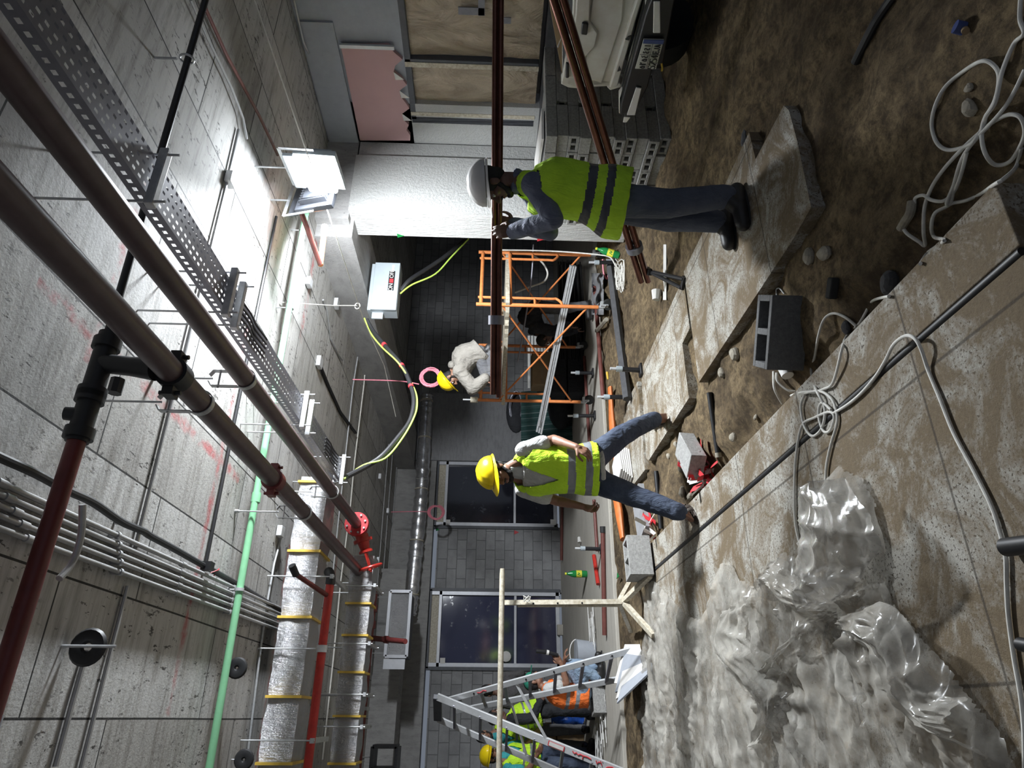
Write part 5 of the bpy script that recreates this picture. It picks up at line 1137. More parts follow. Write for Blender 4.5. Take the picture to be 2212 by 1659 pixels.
# ---------------------------------------------------------------- white trestle with hanging bar
def sq(a, b, w): return MB().bar(a, b, w, w)
dep = 6.75
tb = pz(1368, 1300, .12); dep = (tb-CAM).dot(CF)
t = T('steel_trestle', 'paint spattered cream steel trestle with splayed feet and long top bar', 'trestle', V(tb.x, tb.y, 0))
tp1, tp2 = pd(1085, 1228, dep-.05), pd(1077, 1700, dep-.5)
P('top_bar', MB().tube([tp1, lerp(tp1, tp2, .03), tp2], [.02, .026, .026], 14), M['cream'], t)
P('post', sq(V(tb.x, tb.y, .16), pd(1090, 1302, dep), .045), M['cream'], t)
for (a, b, z) in ((1412, 1373, .03), (1404, 1243, .05)):
    f = pz(a, b, z)
    P('foot', sq(V(tb.x, tb.y, .22), f, .045), M['cream'], t)
for (a, b) in ((1330, 1215), (1375, 1245)):
    pass
f3 = pz(1374, 1368, .03)+V(.05, .25, 0); P('foot', sq(V(tb.x, tb.y, .26), f3, .04), M['cream'], t); f4 = pz(1372, 1238, .03)+V(0, .1, 0); P('foot', sq(V(tb.x, tb.y, .26), f4, .04), M['cream'], t)
P('inner_tube', MB().bar(V(tb.x-.03, tb.y+.02, .25), pd(1118, 1308, dep+.03), .03, .03), M['cream'], t)
P('ribbon_knot', MB().tube([pd(1138+8*math.sin(k*1.3), 1294+7*math.cos(k*1.7), dep-.04) for k in range(14)], .005, 6), M['whitecab'], t)
for k in range(3): c = lerp(V(tb.x, tb.y, .3), pd(1090, 1302, dep), .3+.22*k); P('pin', MB().cyl(c-CF*.03, c-CF*.035, .01, n=8), M['fit'], t)
# ---------------------------------------------------------------- ladder
L = T('step_ladder', 'aluminium A frame step ladder with red scrawled writing on its rail', 'ladder', pz(1360, 1500, .02))
ap = [pd(948, 1507, 8.45), pd(962, 1538, 8.75)]; 
fr = [pz(1368, 1403, .02), pz(1352, 1464, .02)]
topA = pd(968, 1512, 8.2); topB = pd(985, 1536, 8.7)
bk1 = pd(945, 1505, 8.15); bk2 = pd(946, 1553, 8.6); bb1 = pz(1390, 1690, .02); bb2 = pz(1385, 1745, .02)
def rail(p, q, w, h, mat='alu'): return MB().bar(p, q, w, h, CF)
rl = [(topA, fr[0]), (topB, fr[1])]
for p, q in rl: P('rail', rail(p, q, .065, .03), M['alu'], L, bevel=.004)
b1e = pd(1345, 1668, 7.4); b2e = pd(1330, 1720, 8.0); 
bl = [(bk1, b1e), (bk2, b2e)]
for k, (p, q) in enumerate(bl): rr_ = P('rail', rail(p, q, .085 if k == 0 else .075, .03), M['alu'], L, bevel=.004); 
rw = None
for k in range(7): f = .06+.14*k; P('rung', rail(lerp(topA, fr[0], f), lerp(topB, fr[1], f), .035, .03), M['tray'], L)
for k in range(6): f = .10+.15*k; P('step', rail(lerp(bk1, b1e, f), lerp(bk2, b2e, f), .03, .06), M['tray'], L)
P('top_cap', rail(bk1, bk2, .10, .06), M['frame'], L, bevel=.005)
P('spreader', rail(lerp(topA, fr[0], .40), lerp(bk1, b1e, .62), .03, .012), M['alu'], L)
P('spreader', rail(lerp(topB, fr[1], .36), lerp(bk2, b2e, .52), .03, .012), M['alu'], L)
rd = (b1e-bk1).normalized(); rn = -CF; ru = rd.cross(rn).normalized()
def onrail(f, u): return lerp(bk1, b1e, f) + ru*u - CF*.022
fr0 = rl[0]
lab = P('label_plate', MB().bar(onrail(.625, 0), onrail(.70, 0), .045, .004, CF), M['white'], L); P('label_border', MB().bar(onrail(.62, 0), onrail(.705, 0), .055, .002, CF), M['redtape'], L)
def stroke(parent, name, pts, r, mat, n=5): return P(name, MB().tube(pts, r, n), mat, parent)
wr = [[(.745, -.02), (.755, .0), (.765, -.018), (.775, .0), (.785, -.018), (.80, -.015), (.80, .03)], [(.80, -.015), (.82, -.02), (.84, -.012)], [(.865, -.02), (.872, .015), (.878, -.015), (.89, -.02), (.897, .012)], [(.885, -.035), (.886, -.034)], [(.895, -.035), (.896, -.034)], [(.915, .03), (.925, .0), (.945, -.02), (.955, -.01)], [(.955, .02), (.965, .025), (.968, .01), (.958, .0), (.957, -.02)]]
for s_ in wr: stroke(L, 'red_scrawl', [onrail(f, u*.9) for f, u in s_], .006, M['redtape'])
wr2 = [(lerp(topA, fr[0], f) + ru*u - CF*.02) for f, u in ((.18, .0), (.20, .012), (.215, -.008), (.235, .01))]; stroke(L, 'red_scrawl', wr2, .005, M['redtape'])
for f in (.16, .31, .46, .61, .76, .9): c = lerp(topA, fr[0], f) - CF*.018; P('rail_hole', MB().cyl(c, c-CF*.004, .012, n=10), M['black'], L)
# ---------------------------------------------------------------- pickup rear, parked at the right
TR = T('pickup_truck', 'dusty white pickup seen from behind at the upper right, tailgate shut', 'car', pz(1470, 60, -.05))
# rear plane fitted to the tailgate outline
dA = 5.45
def tg(x, y): # point on the rear plane through the seen tailgate
    return None
c_bl = pd(1325, 186, 5.55); c_tl = pd(1213, 172, 5.75); c_br = pd(1385, 0, 4.75)
ux = (c_br - c_bl); ux.z = 0; ux.normalize(); uz = V(0, 0, 1); un = ux.cross(uz)
if un.dot(CF) > 0: un = -un
def on(x, y, off=0.0):
    d = ray(x, y); k = (c_bl - CAM).dot(un)/d.dot(un); return CAM + d*k + un*off
def bd(name, pts, th, mat, off=0.0, parent=None, label=None, bev=.01):
    q = [on(a, b, off) for a, b in pts]; return P(name, MB().quadbox([p - un*th for p in q], un*th), mat, parent or TR, label=label, bevel=bev)
g = bd('tailgate', [(1213, 176), (1236, 40), (1240, -70), (1410, -70), (1384, 5), (1338, 170), (1312, 187), (1250, 190)], .05, M['truckw'])
bd('tailgate_panel', [(1262, 165), (1275, 20), (1290, -60), (1352, -60), (1345, 40), (1300, 178)], .03, M['truckw'], .012, g)
bd('upper_band', [(1222, 160), (1243, 25), (1247, -60), (1278, -60), (1274, 40), (1292, 65), (1285, 95), (1262, 120), (1248, 165)], .03, M['truckw'], .03, g)
bd('lower_lip', [(1316, 182), (1362, 30), (1385, -40), (1396, -40), (1372, 40), (1334, 178)], .06, M['truckw'], .04, g)
bd('handle', [(1257, 38), (1271, 40), (1268, 66), (1254, 64)], .02, M['black'], .05, g, 'black tailgate handle')
bd('hinge_latch', [(1222, 126), (1229, 128), (1229, 160), (1221, 160)], .02, M['black'], .045, g)
bd('rust_scar', [(1363, 62), (1358, 72), (1350, 70), (1356, 64)], .01, M['fit'], .068, g, bev=0); bd('rust_scar', [(1337, 128), (1341, 137), (1333, 140)], .01, M['fit'], .068, g, bev=0)
bd('corner_post', [(1211, 182), (1215, 176), (1250, 186), (1247, 192), (1228, 190)], .10, M['truckw'], .0)
bd('corner_post', [(1310, 188), (1340, 178), (1345, 188), (1318, 196)], .10, M['truckw'], .0)
bd('bumper', [(1338, 215), (1342, 185), (1392, -5), (1415, -70), (1460, -70), (1448, 0), (1430, 100), (1408, 110), (1398, 150), (1372, 205)], .16, M['black'], .16)
bd('bumper_top', [(1336, 190), (1345, 178), (1396, -20), (1402, -60), (1412, -60), (1400, -10), (1362, 110), (1352, 160), (1340, 225), (1336, 225)], .08, M['truckw'], .10)
bd('reflector_strip', [(1372, 150), (1384, 152), (1370, 212), (1352, 212)], .01, M['wtape'], .175); bd('reflector_strip', [(1409, -40), (1423, -40), (1424, 30), (1408, 30)], .01, M['wtape'], .175); bd('reflector_strip', [(1346, 216), (1360, 217), (1352, 228), (1344, 228)], .01, M['wtape'], .175)
pl = bd('licence_plate', [(1370, 106), (1414, 107), (1431, 42), (1388, 41)], .008, M['plate'], .185, None, 'white plate with black digits and blue strip', 0)
bd('blue_strip', [(1386, 49), (1429, 51), (1431.5, 42), (1388, 41)], .004, M['blue'], .190, pl, bev=0)
def plp(u, v): # u along the text (0..1 of letters area), v down (0 top row .. 1)
    a = lerp(on(1370, 106, .1925), on(1386, 49, .1925), u); b = lerp(on(1414, 107, .1925), on(1429, 51, .1925), u); return lerp(a, b, v)
for (p, q) in (((0, .5), (1, .5)), ((.60, 0), (.60, 1))): P('plate_line', MB().tube([plp(*p), plp(*q)], .002, 4), M['black'], pl)
GL = {'5': [[(1, 0), (.05, 0), (0, .45), (.6, .4), (1, .6), (.95, .9), (.5, 1), (0, .9)]], '2': [[(0, .2), (.3, 0), (.8, 0), (1, .25), (.8, .5), (0, 1), (1, 1)]], '4': [[(.7, 1), (.7, 0), (0, .7), (1, .7)]], 'E': [[(1, 0), (0, 0), (0, 1), (1, 1)], [(0, .5), (.8, .5)]], 'J': [[(.9, 0), (.9, .8), (.6, 1), (.2, .95), (0, .75)]], 'A': [[(0, 1), (.5, 0), (1, 1)], [(.2, .65), (.8, .65)]],
 'a5': [[(.5, .25), (.15, .6), (.25, .95), (.75, .95), (.85, .6), (.5, .25)]], 'a2': [[(.2, 1), (.15, .1), (.35, .3), (.75, .3), (.85, .1)]], 'a4': [[(.8, .05), (.25, .15), (.6, .42), (.2, .6), (.3, .95), (.85, .95)]], 'alif': [[(.5, 0), (.5, 1)]], 'hah': [[(.1, .25), (.5, .12), (.9, .3), (.35, .5), (.25, .8), (.5, 1), (.9, .95)]], 'ain': [[(.75, .1), (.35, .1), (.3, .35), (.75, .4), (.3, .55), (.2, .85), (.5, 1), (.85, .95)]]}
def glyph(k, u0, u1, v0, v1):
    for s_ in GL[k]: P('plate_character', MB().tube([plp(lerp(u0, u1, x), lerp(v0, v1, y)) for x, y in s_], .0042, 5), M['black'], pl)
for i, k in enumerate('5254'): glyph(k, .05+.14*i, .145+.14*i, .58, .92)
for i, k in enumerate('EJA'): glyph(k, .64+.125*i, .725+.125*i, .62, .90)
for i, k in enumerate(('a5', 'a2', 'a5', 'a4')): glyph(k, .05+.14*i, .145+.14*i, .10, .44)
for i, k in enumerate(('ain', 'hah', 'alif')): glyph(k, .64+.125*i, .725+.125*i, .12, .42)
# bed sides and body going away
bx = [on(1222, 178), on(1335, 180)]
dv = -un
P('bed_side', MB().quadbox([on(1215, 180), on(1330, 186), on(1330, 186)+ux*.05, on(1215, 180)+ux*.05], dv*1.0), M['truckw'], TR)
def carton_on(): pass
t = T('long_carton', 'long cardboard carton tied in the pickup bed with string', 'box', pd(1200, 60, 6.3)); P('carton', MB().bar(pd(1190, -60, 6.0), pd(1228, 160, 6.5), .16, .12), M['card'], t); P('string', MB().tube(spl([pd(1212, 62, 6.1), pd(1216, 75, 6.08), pd(1210, 88, 6.08), pd(1205, 102, 6.08)], 4), .006, 6), M['wtape'], t)
cab('yellow_rope', 'frayed yellow rope hanging under the pickup plate', [on(1421, 85, .1), on(1426, 105, .1), on(1429, 125, .1), on(1428, 130, .1)], .008, M['tape'], 4, 'rope')
wc = on(1445, -20, -.5); P('tyre', MB().tube_l([(V(wc.x, wc.y, .30)-ux*.1, .33), (V(wc.x, wc.y, .30)+ux*.1, .33)], ux, 24), M['rub'], TR)
wc = on(1400, 165, -.5); P('tyre', MB().tube_l([(V(wc.x, wc.y, .28)-ux*.1, .33), (V(wc.x, wc.y, .28)+ux*.1, .33)], ux, 24), M['rub'], TR)
P('under_body', MB().quadbox([on(1360, 180, -.1), on(1400, 170, -.1), on(1450, -60, -.1), on(1390, -60, -.1)], dv*.6), M['black'], TR)
# ---------------------------------------------------------------- items on the platform at the left
carton('cardboard boxes lower one under the ladder', pz(1262, 1620, .012)+V(0, .2, .20), (.7, .45, .4), .1)
carton('cardboard box upper one behind the ladder', pz(1262, 1620, .012)+V(.02, .25, .50), (.66, .42, .16), .12)
t = T('clear_tub', 'clear plastic tub on the platform below the left glazed opening', 'tub', pz(1285, 1412, .012)); c = pz(1285, 1412, .012); P('tub', MB().lathe([(.16, .0), (.19, .26), (.20, .27), (.18, .27)], c, V(0, 0, 1), 20), M['greyb'], t); P('handle', MB().tube([c+V(math.cos(k/10*3.14)*.18, -.05, .26+math.sin(k/10*3.14)*.10) for k in range(11)], .008, 6), M['wtape'], t)
t = T('tool_rack', 'black clamp stand with grey jaws beside the blue plastic', 'stand', pz(1262, 1570, .012)); c = pz(1262, 1570, .012)
for k in range(3): P('leg', MB().tube([c+V(.07*k-.07, .05*k, 0), c+V(.05*k-.05, .03*k, .45)], .014, 8), M['black'], t); P('grey_jaw', MB().box(c+V(.05*k-.05, .03*k, .45), (.05, .05, .05)), M['alu'], t)
t = T('blue_plastic', 'heap of blue plastic film behind the orange vest man', 'sheet', pz(1262, 1550, .02)); mb = MB(); c = pz(1258, 1552, .02)
mb.grid(lambda i, j: c + V(math.cos(i*6.283)*(.22-.12*j)*(1+.35*mnoise.noise(V(i*9, j*4, 1))), math.sin(i*6.283)*(.18-.1*j)*(1+.35*mnoise.noise(V(i*9, j*4, 1))), .48*j+.04*mnoise.noise(V(i*7, j*9, 5))), 60, 24); P('film', mb, M['bluebag'], t, fix=False)
for lbl, c, n in (('bunch of white metal ties on the platform at the far left', (1300, 1622), 26), ('fan of white strips on the platform right of the blue plastic', (1308, 1550), 9), ('tangle of white wire scraps on the platform by the trestle post', (1285, 1355), 14)):
    t = T('white_strips', lbl, 'strips', pz(*c, .012)); p = pz(*c, .012)
    for k in range(n): a = p+V(random.uniform(-.1, .1), random.uniform(-.16, .16), .012+.07*k/n); dr = V(random.uniform(-.25, .25)-.1, .0, 0)+CR*.11*random.choice((1, 1, .6)); P('strip', MB().bar(a-dr, a+dr, .014, .008), M['white'], t)
P('power_tool_case', MB().box(pz(1285, 1440, .012)+V(0, .2, .10), (.5, .3, .2), -.2), M['black'], None, label='black case behind the ladder rung by the clear tub', cat='case', bevel=.02)
P('wall_plate', MB().box(py(1210, 1361, YW-.08), (.20, .12, .12)), M['slabcon'], None, label='small grey block at the sill of the left glazed opening', cat='block', bevel=.005)
P('white_splash', MB().tube_l([(py(1093, 1418, YW-.035), .10), (py(1093, 1418, YW-.04), .09)], V(0, -1, 0), 14), M['wtape'], None, label='white oval paper stuck on the left glass pane', cat='paper')
P('window_sticker', MB().box(py(956, 1427, YW-.03), (.10, .006, .10)), M['wtape'], None, label='small square sticker in the upper corner of the left glass pane', cat='sticker'); P('window_sticker', MB().box(py(968, 1127, YW-.03), (.09, .006, .09)), M['wtape'], None, label='small square sticker in the upper corner of the right glass pane', cat='sticker')
P('window_sticker', MB().box(py(1195, 1128, YW-.03), (.12, .006, .12)), M['wtape'], None, label='square white sticker at the lower corner of the right glass pane', cat='sticker')
# ================================================================ PEOPLE
def hull(name, mb, voxel, mat, parent, smooth=4, label=None, disp=0.0, dscale=.12, cut=None, mid=None, ax=None, sub=0):
    me = bpy.data.meshes.new('tmp'); me.from_pydata(mb.v, [], mb.f)
    bm = bmesh.new(); bm.from_mesh(me); bmesh.ops.recalc_face_normals(bm, faces=bm.faces); bm.to_mesh(me); bm.free()
    ob = bpy.data.objects.new('tmp', me); COL.objects.link(ob)
    r = ob.modifiers.new('r', 'REMESH'); r.mode = 'VOXEL'; r.voxel_size = voxel; r.adaptivity = 0
    if smooth: s_ = ob.modifiers.new('s', 'SMOOTH'); s_.factor = .5; s_.iterations = smooth
    if disp:
        tx_ = bpy.data.textures.get('folds%.2f' % dscale) or bpy.data.textures.new('folds%.2f' % dscale, 'CLOUDS'); tx_.noise_scale = dscale; tx_.noise_depth = 2
        d = ob.modifiers.new('d', 'DISPLACE'); d.texture = tx_; d.strength = disp; d.mid_level = .5; d.texture_coords = 'GLOBAL'
    bpy.context.view_layer.update()
    ev = ob.evaluated_get(bpy.context.evaluated_depsgraph_get()); m2 = bpy.data.meshes.new_from_object(ev)
    bpy.data.objects.remove(ob); bpy.data.meshes.remove(me)
    n = len(m2.vertices); co = np.empty(n*3, np.float32); m2.vertices.foreach_get('co', co); co = co.reshape(-1, 3)
    if cut:
        bm = bmesh.new(); bm.from_mesh(m2)
        bmesh.ops.delete(bm, geom=[f for f in bm.faces if cut(f.calc_center_median())], context='FACES'); bm.to_mesh(m2); bm.free()
        n = len(m2.vertices); co = np.empty(n*3, np.float32); m2.vertices.foreach_get('co', co); co = co.reshape(-1, 3)
    mats = mat if isinstance(mat, (list, tuple)) else [mat]
    m2.materials.clear()
    for q in mats: m2.materials.append(q)
    if mid: m2.polygons.foreach_set('material_index', [mid(p.center) for p in m2.polygons])
    lo, hi = co.min(0), co.max(0); org = V(float((lo[0]+hi[0])/2), float((lo[1]+hi[1])/2), float(lo[2]))
    co -= np.array(org, np.float32); m2.vertices.foreach_set('co', co.ravel()); m2.update(); m2.shade_smooth(); m2.name = name
    o = bpy.data.objects.new(name, m2); COL.objects.link(o); o.parent = parent; o.location = org - WL[parent.name]; WL[o.name] = org
    if cut: k = o.modifiers.new('thick', 'SOLIDIFY'); k.thickness = .006
    if label: o['label'] = label
    return o
def headframe(J):
    f = J['hf'].normalized(); u = (J['hu'] - f*J['hu'].dot(f)).normalized(); return f, u, f.cross(u)
def add_head(mb, J, k=1.0):
    c = J['head']; f, u, s = headframe(J)
    def p(a, b, d): return c + (s*a + f*b + u*d)*k
    ax = (s, f, u)
    def e(a, b, d, r): mb.ell(p(a, b, d), tuple(q*k for q in r), ax)
    e(0, -.012, .035, (.076, .097, .085)); e(0, .022, -.045, (.058, .066, .078)); e(0, .058, -.098, (.027, .022, .020))
    for m_ in (-1, 1):
        e(m_*.040, .055, -.018, (.026, .026, .022)); e(m_*.050, .0, -.07, (.018, .045, .028)); e(m_*.078, -.005, -.012, (.010, .022, .033)); e(m_*.082, -.014, .0, (.008, .012, .022)); e(m_*.014, .094, -.036, (.010, .012, .008))
        mb.cap(p(m_*.05, .064, .022), p(m_*.008, .086, .020), .010*k, .011*k)
    mb.cap(p(0, .084, .012), p(0, .112, -.030), .009*k, .0135*k); mb.cap(p(-.022, .078, -.060), p(.022, .078, -.060), .009*k, .009*k); mb.cap(p(0, .084, -.058), p(0, .084, -.0581), .011*k); mb.cap(p(-.018, .078, -.073), p(.018, .078, -.073), .009*k)
    mb.cap(J['neck'], p(0, -.018, -.055), .062, .054)
    mb.cap(J['neck']+(J['shL']-J['neck'])*.45-u*.01, p(0, -.03, -.06), .045, .04); mb.cap(J['neck']+(J['shR']-J['neck'])*.45-u*.01, p(0, -.03, -.06), .045, .04)
def hand(mb, w, el, fd, pn, side, curl=.35, spread=.06, tc=.5):
    fd = fd.normalized(); pn = (pn - fd*pn.dot(fd)).normalized(); sd = fd.cross(pn)*side   # sd towards the thumb
    K = [(.033, .078), (.011, .085), (-.012, .081), (-.033, .070)]; Ls = [(.034, .024, .019), (.038, .027, .020), (.035, .025, .020), (.028, .019, .017)]
    for a, b in K:
        k = w + sd*a + fd*b; mb.cap(w + sd*a*.62 + fd*.012, k, .0145, .0115)
        mb.cap(w + sd*a*.5 + fd*.02 + pn*.006, k + pn*.004, .013, .010)
    for i, ((a, b), ls) in enumerate(zip(K, Ls)):
        p = w + sd*a + fd*b; ang = curl*(.55+.12*i); d0 = (fd + sd*(a*spread*12)).normalized()
        for j, l in enumerate(ls):
            d = (d0*math.cos(ang) + pn*math.sin(ang)); q = p + d*l; mb.cap(p, q, .0098-.0012*j, .0090-.0012*j); p = q; ang += curl*(1.0 if j == 0 else .7)
    t0 = w + sd*.026 + fd*.022; t1 = t0 + (sd*.8+fd*.65+pn*.35).normalized()*.042; t2 = t1 + (fd*(1-tc*.6)+sd*(.35-tc*.5)+pn*tc).normalized()*.032; t3 = t2 + (fd*(1-tc*.4)+pn*tc*1.2-sd*tc*.4).normalized()*.026
    mb.cap(t0, t1, .0155, .0125); mb.cap(t1, t2, .0118, .0105); mb.cap(t2, t3, .0102, .0085)
    mb.cap(el + (w-el)*.9, w + fd*.02, .027, .024)
def torso_secs(J, g=0.0, lo=-.10, hem=0.0, top=True):
    Wh = (J['hipR']-J['hipL']).normalized(); Ws = (J['shR']-J['shL']).normalized(); pel = (J['hipL']+J['hipR'])/2; sm = (J['shL']+J['shR'])/2
    bulge = J.get('lean', V(0, 0, 0)); up = (sm-pel).normalized(); b_ = J.get('bulk', 1.0)
    rows = [(lo, .158, .118, 0), (.02, .160, .118, 0), (.30, .150, .112, 0), (.55, .155, .118, 0), (.78, .175, .118, 0), (.93, .170, .098, 0), (1.02, .13, .075, 0)]
    if not top: rows = rows[:-1]
    S_ = []; L = (sm-pel).length
    for t, w, d, _ in rows:
        c = pel.lerp(sm, t) if t >= 0 else pel + up*(t*L); W = Wh.lerp(Ws, max(0, min(1, t))).normalized(); D = W.cross(up).normalized()
        c = c + bulge*math.sin(math.pi*max(0, min(1, t)))
        h = hem if t < .1 else 0
        S_.append((c, W*((w*b_)+g+h), D*((d*b_)+g+h)))
    return S_
def limb(mb, a, b, c, r, g=0.0):
    mb.cap(a, b, r[0]+g, r[1]+g, 16); mb.cap(b, c, r[1]+g, r[2]+g, 16)
def helmet(J, parent, mat, k=1.0, peak=.05):
    c = J['head']; f, u, s = headframe(J); c = c + u*.048 - f*.008
    def fn(i, j):
        th = i*2*math.pi; ph = j*math.pi*.5; ct, st_ = math.cos(th), math.sin(th)
        rr = 1.0 + .035*(math.exp(-((st_*math.sin(ph))/.10)**2) + .6*math.exp(-((abs(st_*math.sin(ph))-.42)/.08)**2))*(ph > .1)*(1 if ph < 1.35 else .3)
        return c + (f*(ct*.146*math.sin(ph)) + s*(st_*.122*math.sin(ph)) + u*(.118*math.cos(ph)))*(rr*k)
    h = T_child('helmet', MB().grid(fn, 64, 20), mat, parent)
    def br(i, j):
        th = i*2*math.pi; ct, st_ = math.cos(th), math.sin(th); o_ = .012 + (peak*max(0, ct)**2)
        w = 1+j*o_/.13
        return c + f*(ct*.148*w*k) + s*(st_*.124*w*k) - u*(.004 + .014*j + (.012*max(0, ct)*j))
    P('brim', MB().grid(br, 64, 4), mat, h, fix=False)
    for o in (h,): m_ = o.modifiers.new('t', 'SOLIDIFY'); m_.thickness = .004
    return h
def T_child(name, mb, mat, parent): return P(name, mb, mat, parent, ang=60)
def person(lbl, J, vox=.0065, skin='skin', shirt=None, sleeve='long', vest=None, bands=None, trousers='jeans', shoes='shoe', helm=None, cap=False, beard=True, hair=True, openv=True, disp=.012, tgrow=.016, hood=False, straps=True, base=None, grp=None, hem=.02, vlo=-.14, coat=0.0, notoe=False):
    pel = (J['hipL']+J['hipR'])/2; sm = (J['shL']+J['shR'])/2
    t = T('person', lbl, 'person', base or V(pel.x, pel.y, 0))
    mb = MB(); add_head(mb, J); mb.loft(torso_secs(J)); 
    for s in 'LR':
        mb.ell(J['sh'+s], .055); limb(mb, J['sh'+s], J['el'+s], J['wr'+s], (.050, .042, .027)); mb.cap(lerp(J['el'+s], J['wr'+s], .15), lerp(J['el'+s], J['wr'+s], .5), .043, .036)
        hand(mb, J['wr'+s], J['el'+s], J['fd'+s], J['pn'+s], 1 if s == 'R' else -1, J.get('curl'+s, .4), tc=J.get('tc'+s, .5))
        limb(mb, J['hip'+s], J['kn'+s], J['an'+s], (.082, .056, .038)); mb.cap(lerp(J['kn'+s], J['an'+s], .15), lerp(J['kn'+s], J['an'+s], .45), .056, .05)
        a, to = J['an'+s], J['to'+s]; d = (to-a); h = V(a.x, a.y, 0); fw = V(d.x, d.y, d.z); 
        he = J.get('he'+s, a - V(0, 0, .055) - V(d.x, d.y, 0).normalized()*.035)
        mb.cap(he, to, .032, .022); mb.cap(a, lerp(he, to, .65)+V(0, 0, .012), .038, .026)
        sd = V(-d.y, d.x, 0).normalized()
        if shoes == 'sandal':
            for q in range(5): b = to + sd*((q-2)*.017) - d.normalized()*abs(q-2)*.006; mb.cap(b - d.normalized()*.05, b + d.normalized()*.02, .012, .009)
    body = hull('body', mb, vox, M[skin], t, smooth=2)
    f, u, s_ = headframe(J); c = J['head']
    for m_ in (-1, 1):
        q = c + s_*(m_*.032) + f*.0745 + u*.001; e = P('eye', MB().ell(q, .0125), M['eye'], t); P('iris', MB().ell(q + f*.0085, .0058), M['iris'], e)
        P('eyebrow', MB().cap(c+s_*(m_*.05)+f*.073+u*.026, c+s_*(m_*.014)+f*.094+u*.025, .006, .006), M['hair'], t)
    P('lips', MB().cap(c+s_*-.02+f*.0875-u*.065, c+s_*.02+f*.0875-u*.065, .005), M['lip'], t)
    if hair:
        mb = MB(); mb.ell(c - f*.014 + u*.036, (.082, .103, .092), (s_, f, u)); mb.ell(c - f*.045 - u*.02, (.068, .06, .06), (s_, f, u))
        hull('hair', mb, .008, M['hair'], t, smooth=2, cut=lambda p: (p-c).dot(f) > .050 and (p-c).dot(u) < .075)
    if beard:
        mb = MB()
        for m_ in (-1, 1): mb.cap(c+s_*(m_*.070)+f*.005-u*.03, c+s_*(m_*.045)+f*.045-u*.088, .014, .020); mb.cap(c+s_*(m_*.026)+f*.086-u*.050, c+f*.097-u*.047, .006, .008)
        mb.cap(c+s_*-.04+f*.05-u*.092, c+s_*.04+f*.05-u*.092, .022, .022); mb.ell(c+f*.07-u*.100, (.030, .024, .024), (s_, f, u))
        hull('beard', mb, .0055, M['hair'], t, smooth=2, disp=.006, dscale=.02)
    if helm: helmet(J, t, M[helm])
    if cap:
        cc = c+u*.04; h = P('cap', MB().grid(lambda i, j: cc + f*(math.cos(i*6.283)*math.sin(j*1.57)*.112) + s_*(math.sin(i*6.283)*math.sin(j*1.57)*.092) + u*(.088*math.cos(j*1.57)), 32, 10), M['helmg'], t, ang=60)
        P('cap_peak', MB().box(cc+f*.14+u*.0, (.13, .11, .008), ax=(s_, f, u)), M['helmg'], h, bevel=.02)
    vs = max(vox, .008)
    # trousers
    mb = MB(); S_ = torso_secs(J, tgrow)[:2]; mb.loft([(S_[0][0], S_[0][1], S_[0][2]), (S_[1][0], S_[1][1], S_[1][2]), (lerp(S_[1][0], sm, .22), S_[1][1]*.96, S_[1][2]*.96)])
    for s in 'LR':
        limb(mb, J['hip'+s], J['kn'+s], J['an'+s], (.095, .072, .058), tgrow*.5); mb.cap(lerp(J['hip'+s], J['hip'+('R' if s == 'L' else 'L')], .3), lerp(J['hip'+s], J['kn'+s], .4), .09, .085)
        dn = (J['an'+s]-J['kn'+s]).normalized(); mb.cap(J['an'+s]-dn*.05, J['an'+s]+dn*.015, .066, .066)
    hull('trousers', mb, vs, M[trousers], t, smooth=3, disp=disp*1.4, dscale=.10)
    # shoes
    for s in 'LR':
        a, to = J['an'+s], J['to'+s]; d = (to-a); dh = V(d.x, d.y, d.z+.04).normalized() if not J.get('shoed'+s) else J['shoed'+s]
        he = J.get('he'+s, a - V(0, 0, .055) - V(d.x, d.y, 0).normalized()*.035); fwd = (to-he).normalized(); sd = fwd.cross(V(0, 0, 1)).normalized(); up = sd.cross(fwd)
        if shoes == 'sandal':
            sole = []
            for k in range(24):
                th = k/24*6.283; x = math.cos(th); y = math.sin(th); sole.append(lerp(he, to, .5) + fwd*(x*.145+.01) + sd*(y*(.042+.008*x)) - up*.034)
            sh = P('sandal_sole', MB().quadbox(sole, up*-.018), M['sandal'], t, bevel=.004)
            for f_ in (.62, .42):
                mbs = MB(); cpt = lerp(he, to, f_); r_ = .05 if f_ > .5 else .052
                mbs.tube([cpt + sd*(math.cos(k/10*3.1416)*r_) + up*(math.sin(k/10*3.1416)*(.048 if f_ > .5 else .062)-.03) for k in range(11)], .014, 8, sq=.5); P('sandal_strap', mbs, M['sandal'], sh)
            mbs = MB(); mbs.tube([he + fwd*.06 + sd*.05 - up*.0, he - fwd*.035 + up*.03, he + fwd*.06 - sd*.05], .009, 6); P('sandal_strap', mbs, M['sandal'], sh)
        else:
            mb = MB(); mb.cap(he, lerp(he, to, .55), .052, .052); mb.cap(lerp(he, to, .4), to+fwd*.02, .054, .046); mb.cap(a+up*.0, lerp(he, to, .55)+up*.014, .058, .050)
            so = hull('shoe', mb, .008, M[shoes], t, smooth=3)
            sole = [lerp(he, to, .5) + fwd*(math.cos(k/24*6.283)*.155+.005) + sd*(math.sin(k/24*6.283)*(.045+.007*math.cos(k/24*6.283))) - up*.030 for k in range(24)]
            P('shoe_sole', MB().quadbox(sole, up*-.016), M['rub'], so)
    up = (sm-pel).normalized(); Lt = (sm-pel).length; Ws = (J['shR']-J['shL']).normalized(); Fd = -(Ws.cross(up)).normalized()
    if Fd.dot(J.get('front', J['hf'])) < 0: Fd = -Fd
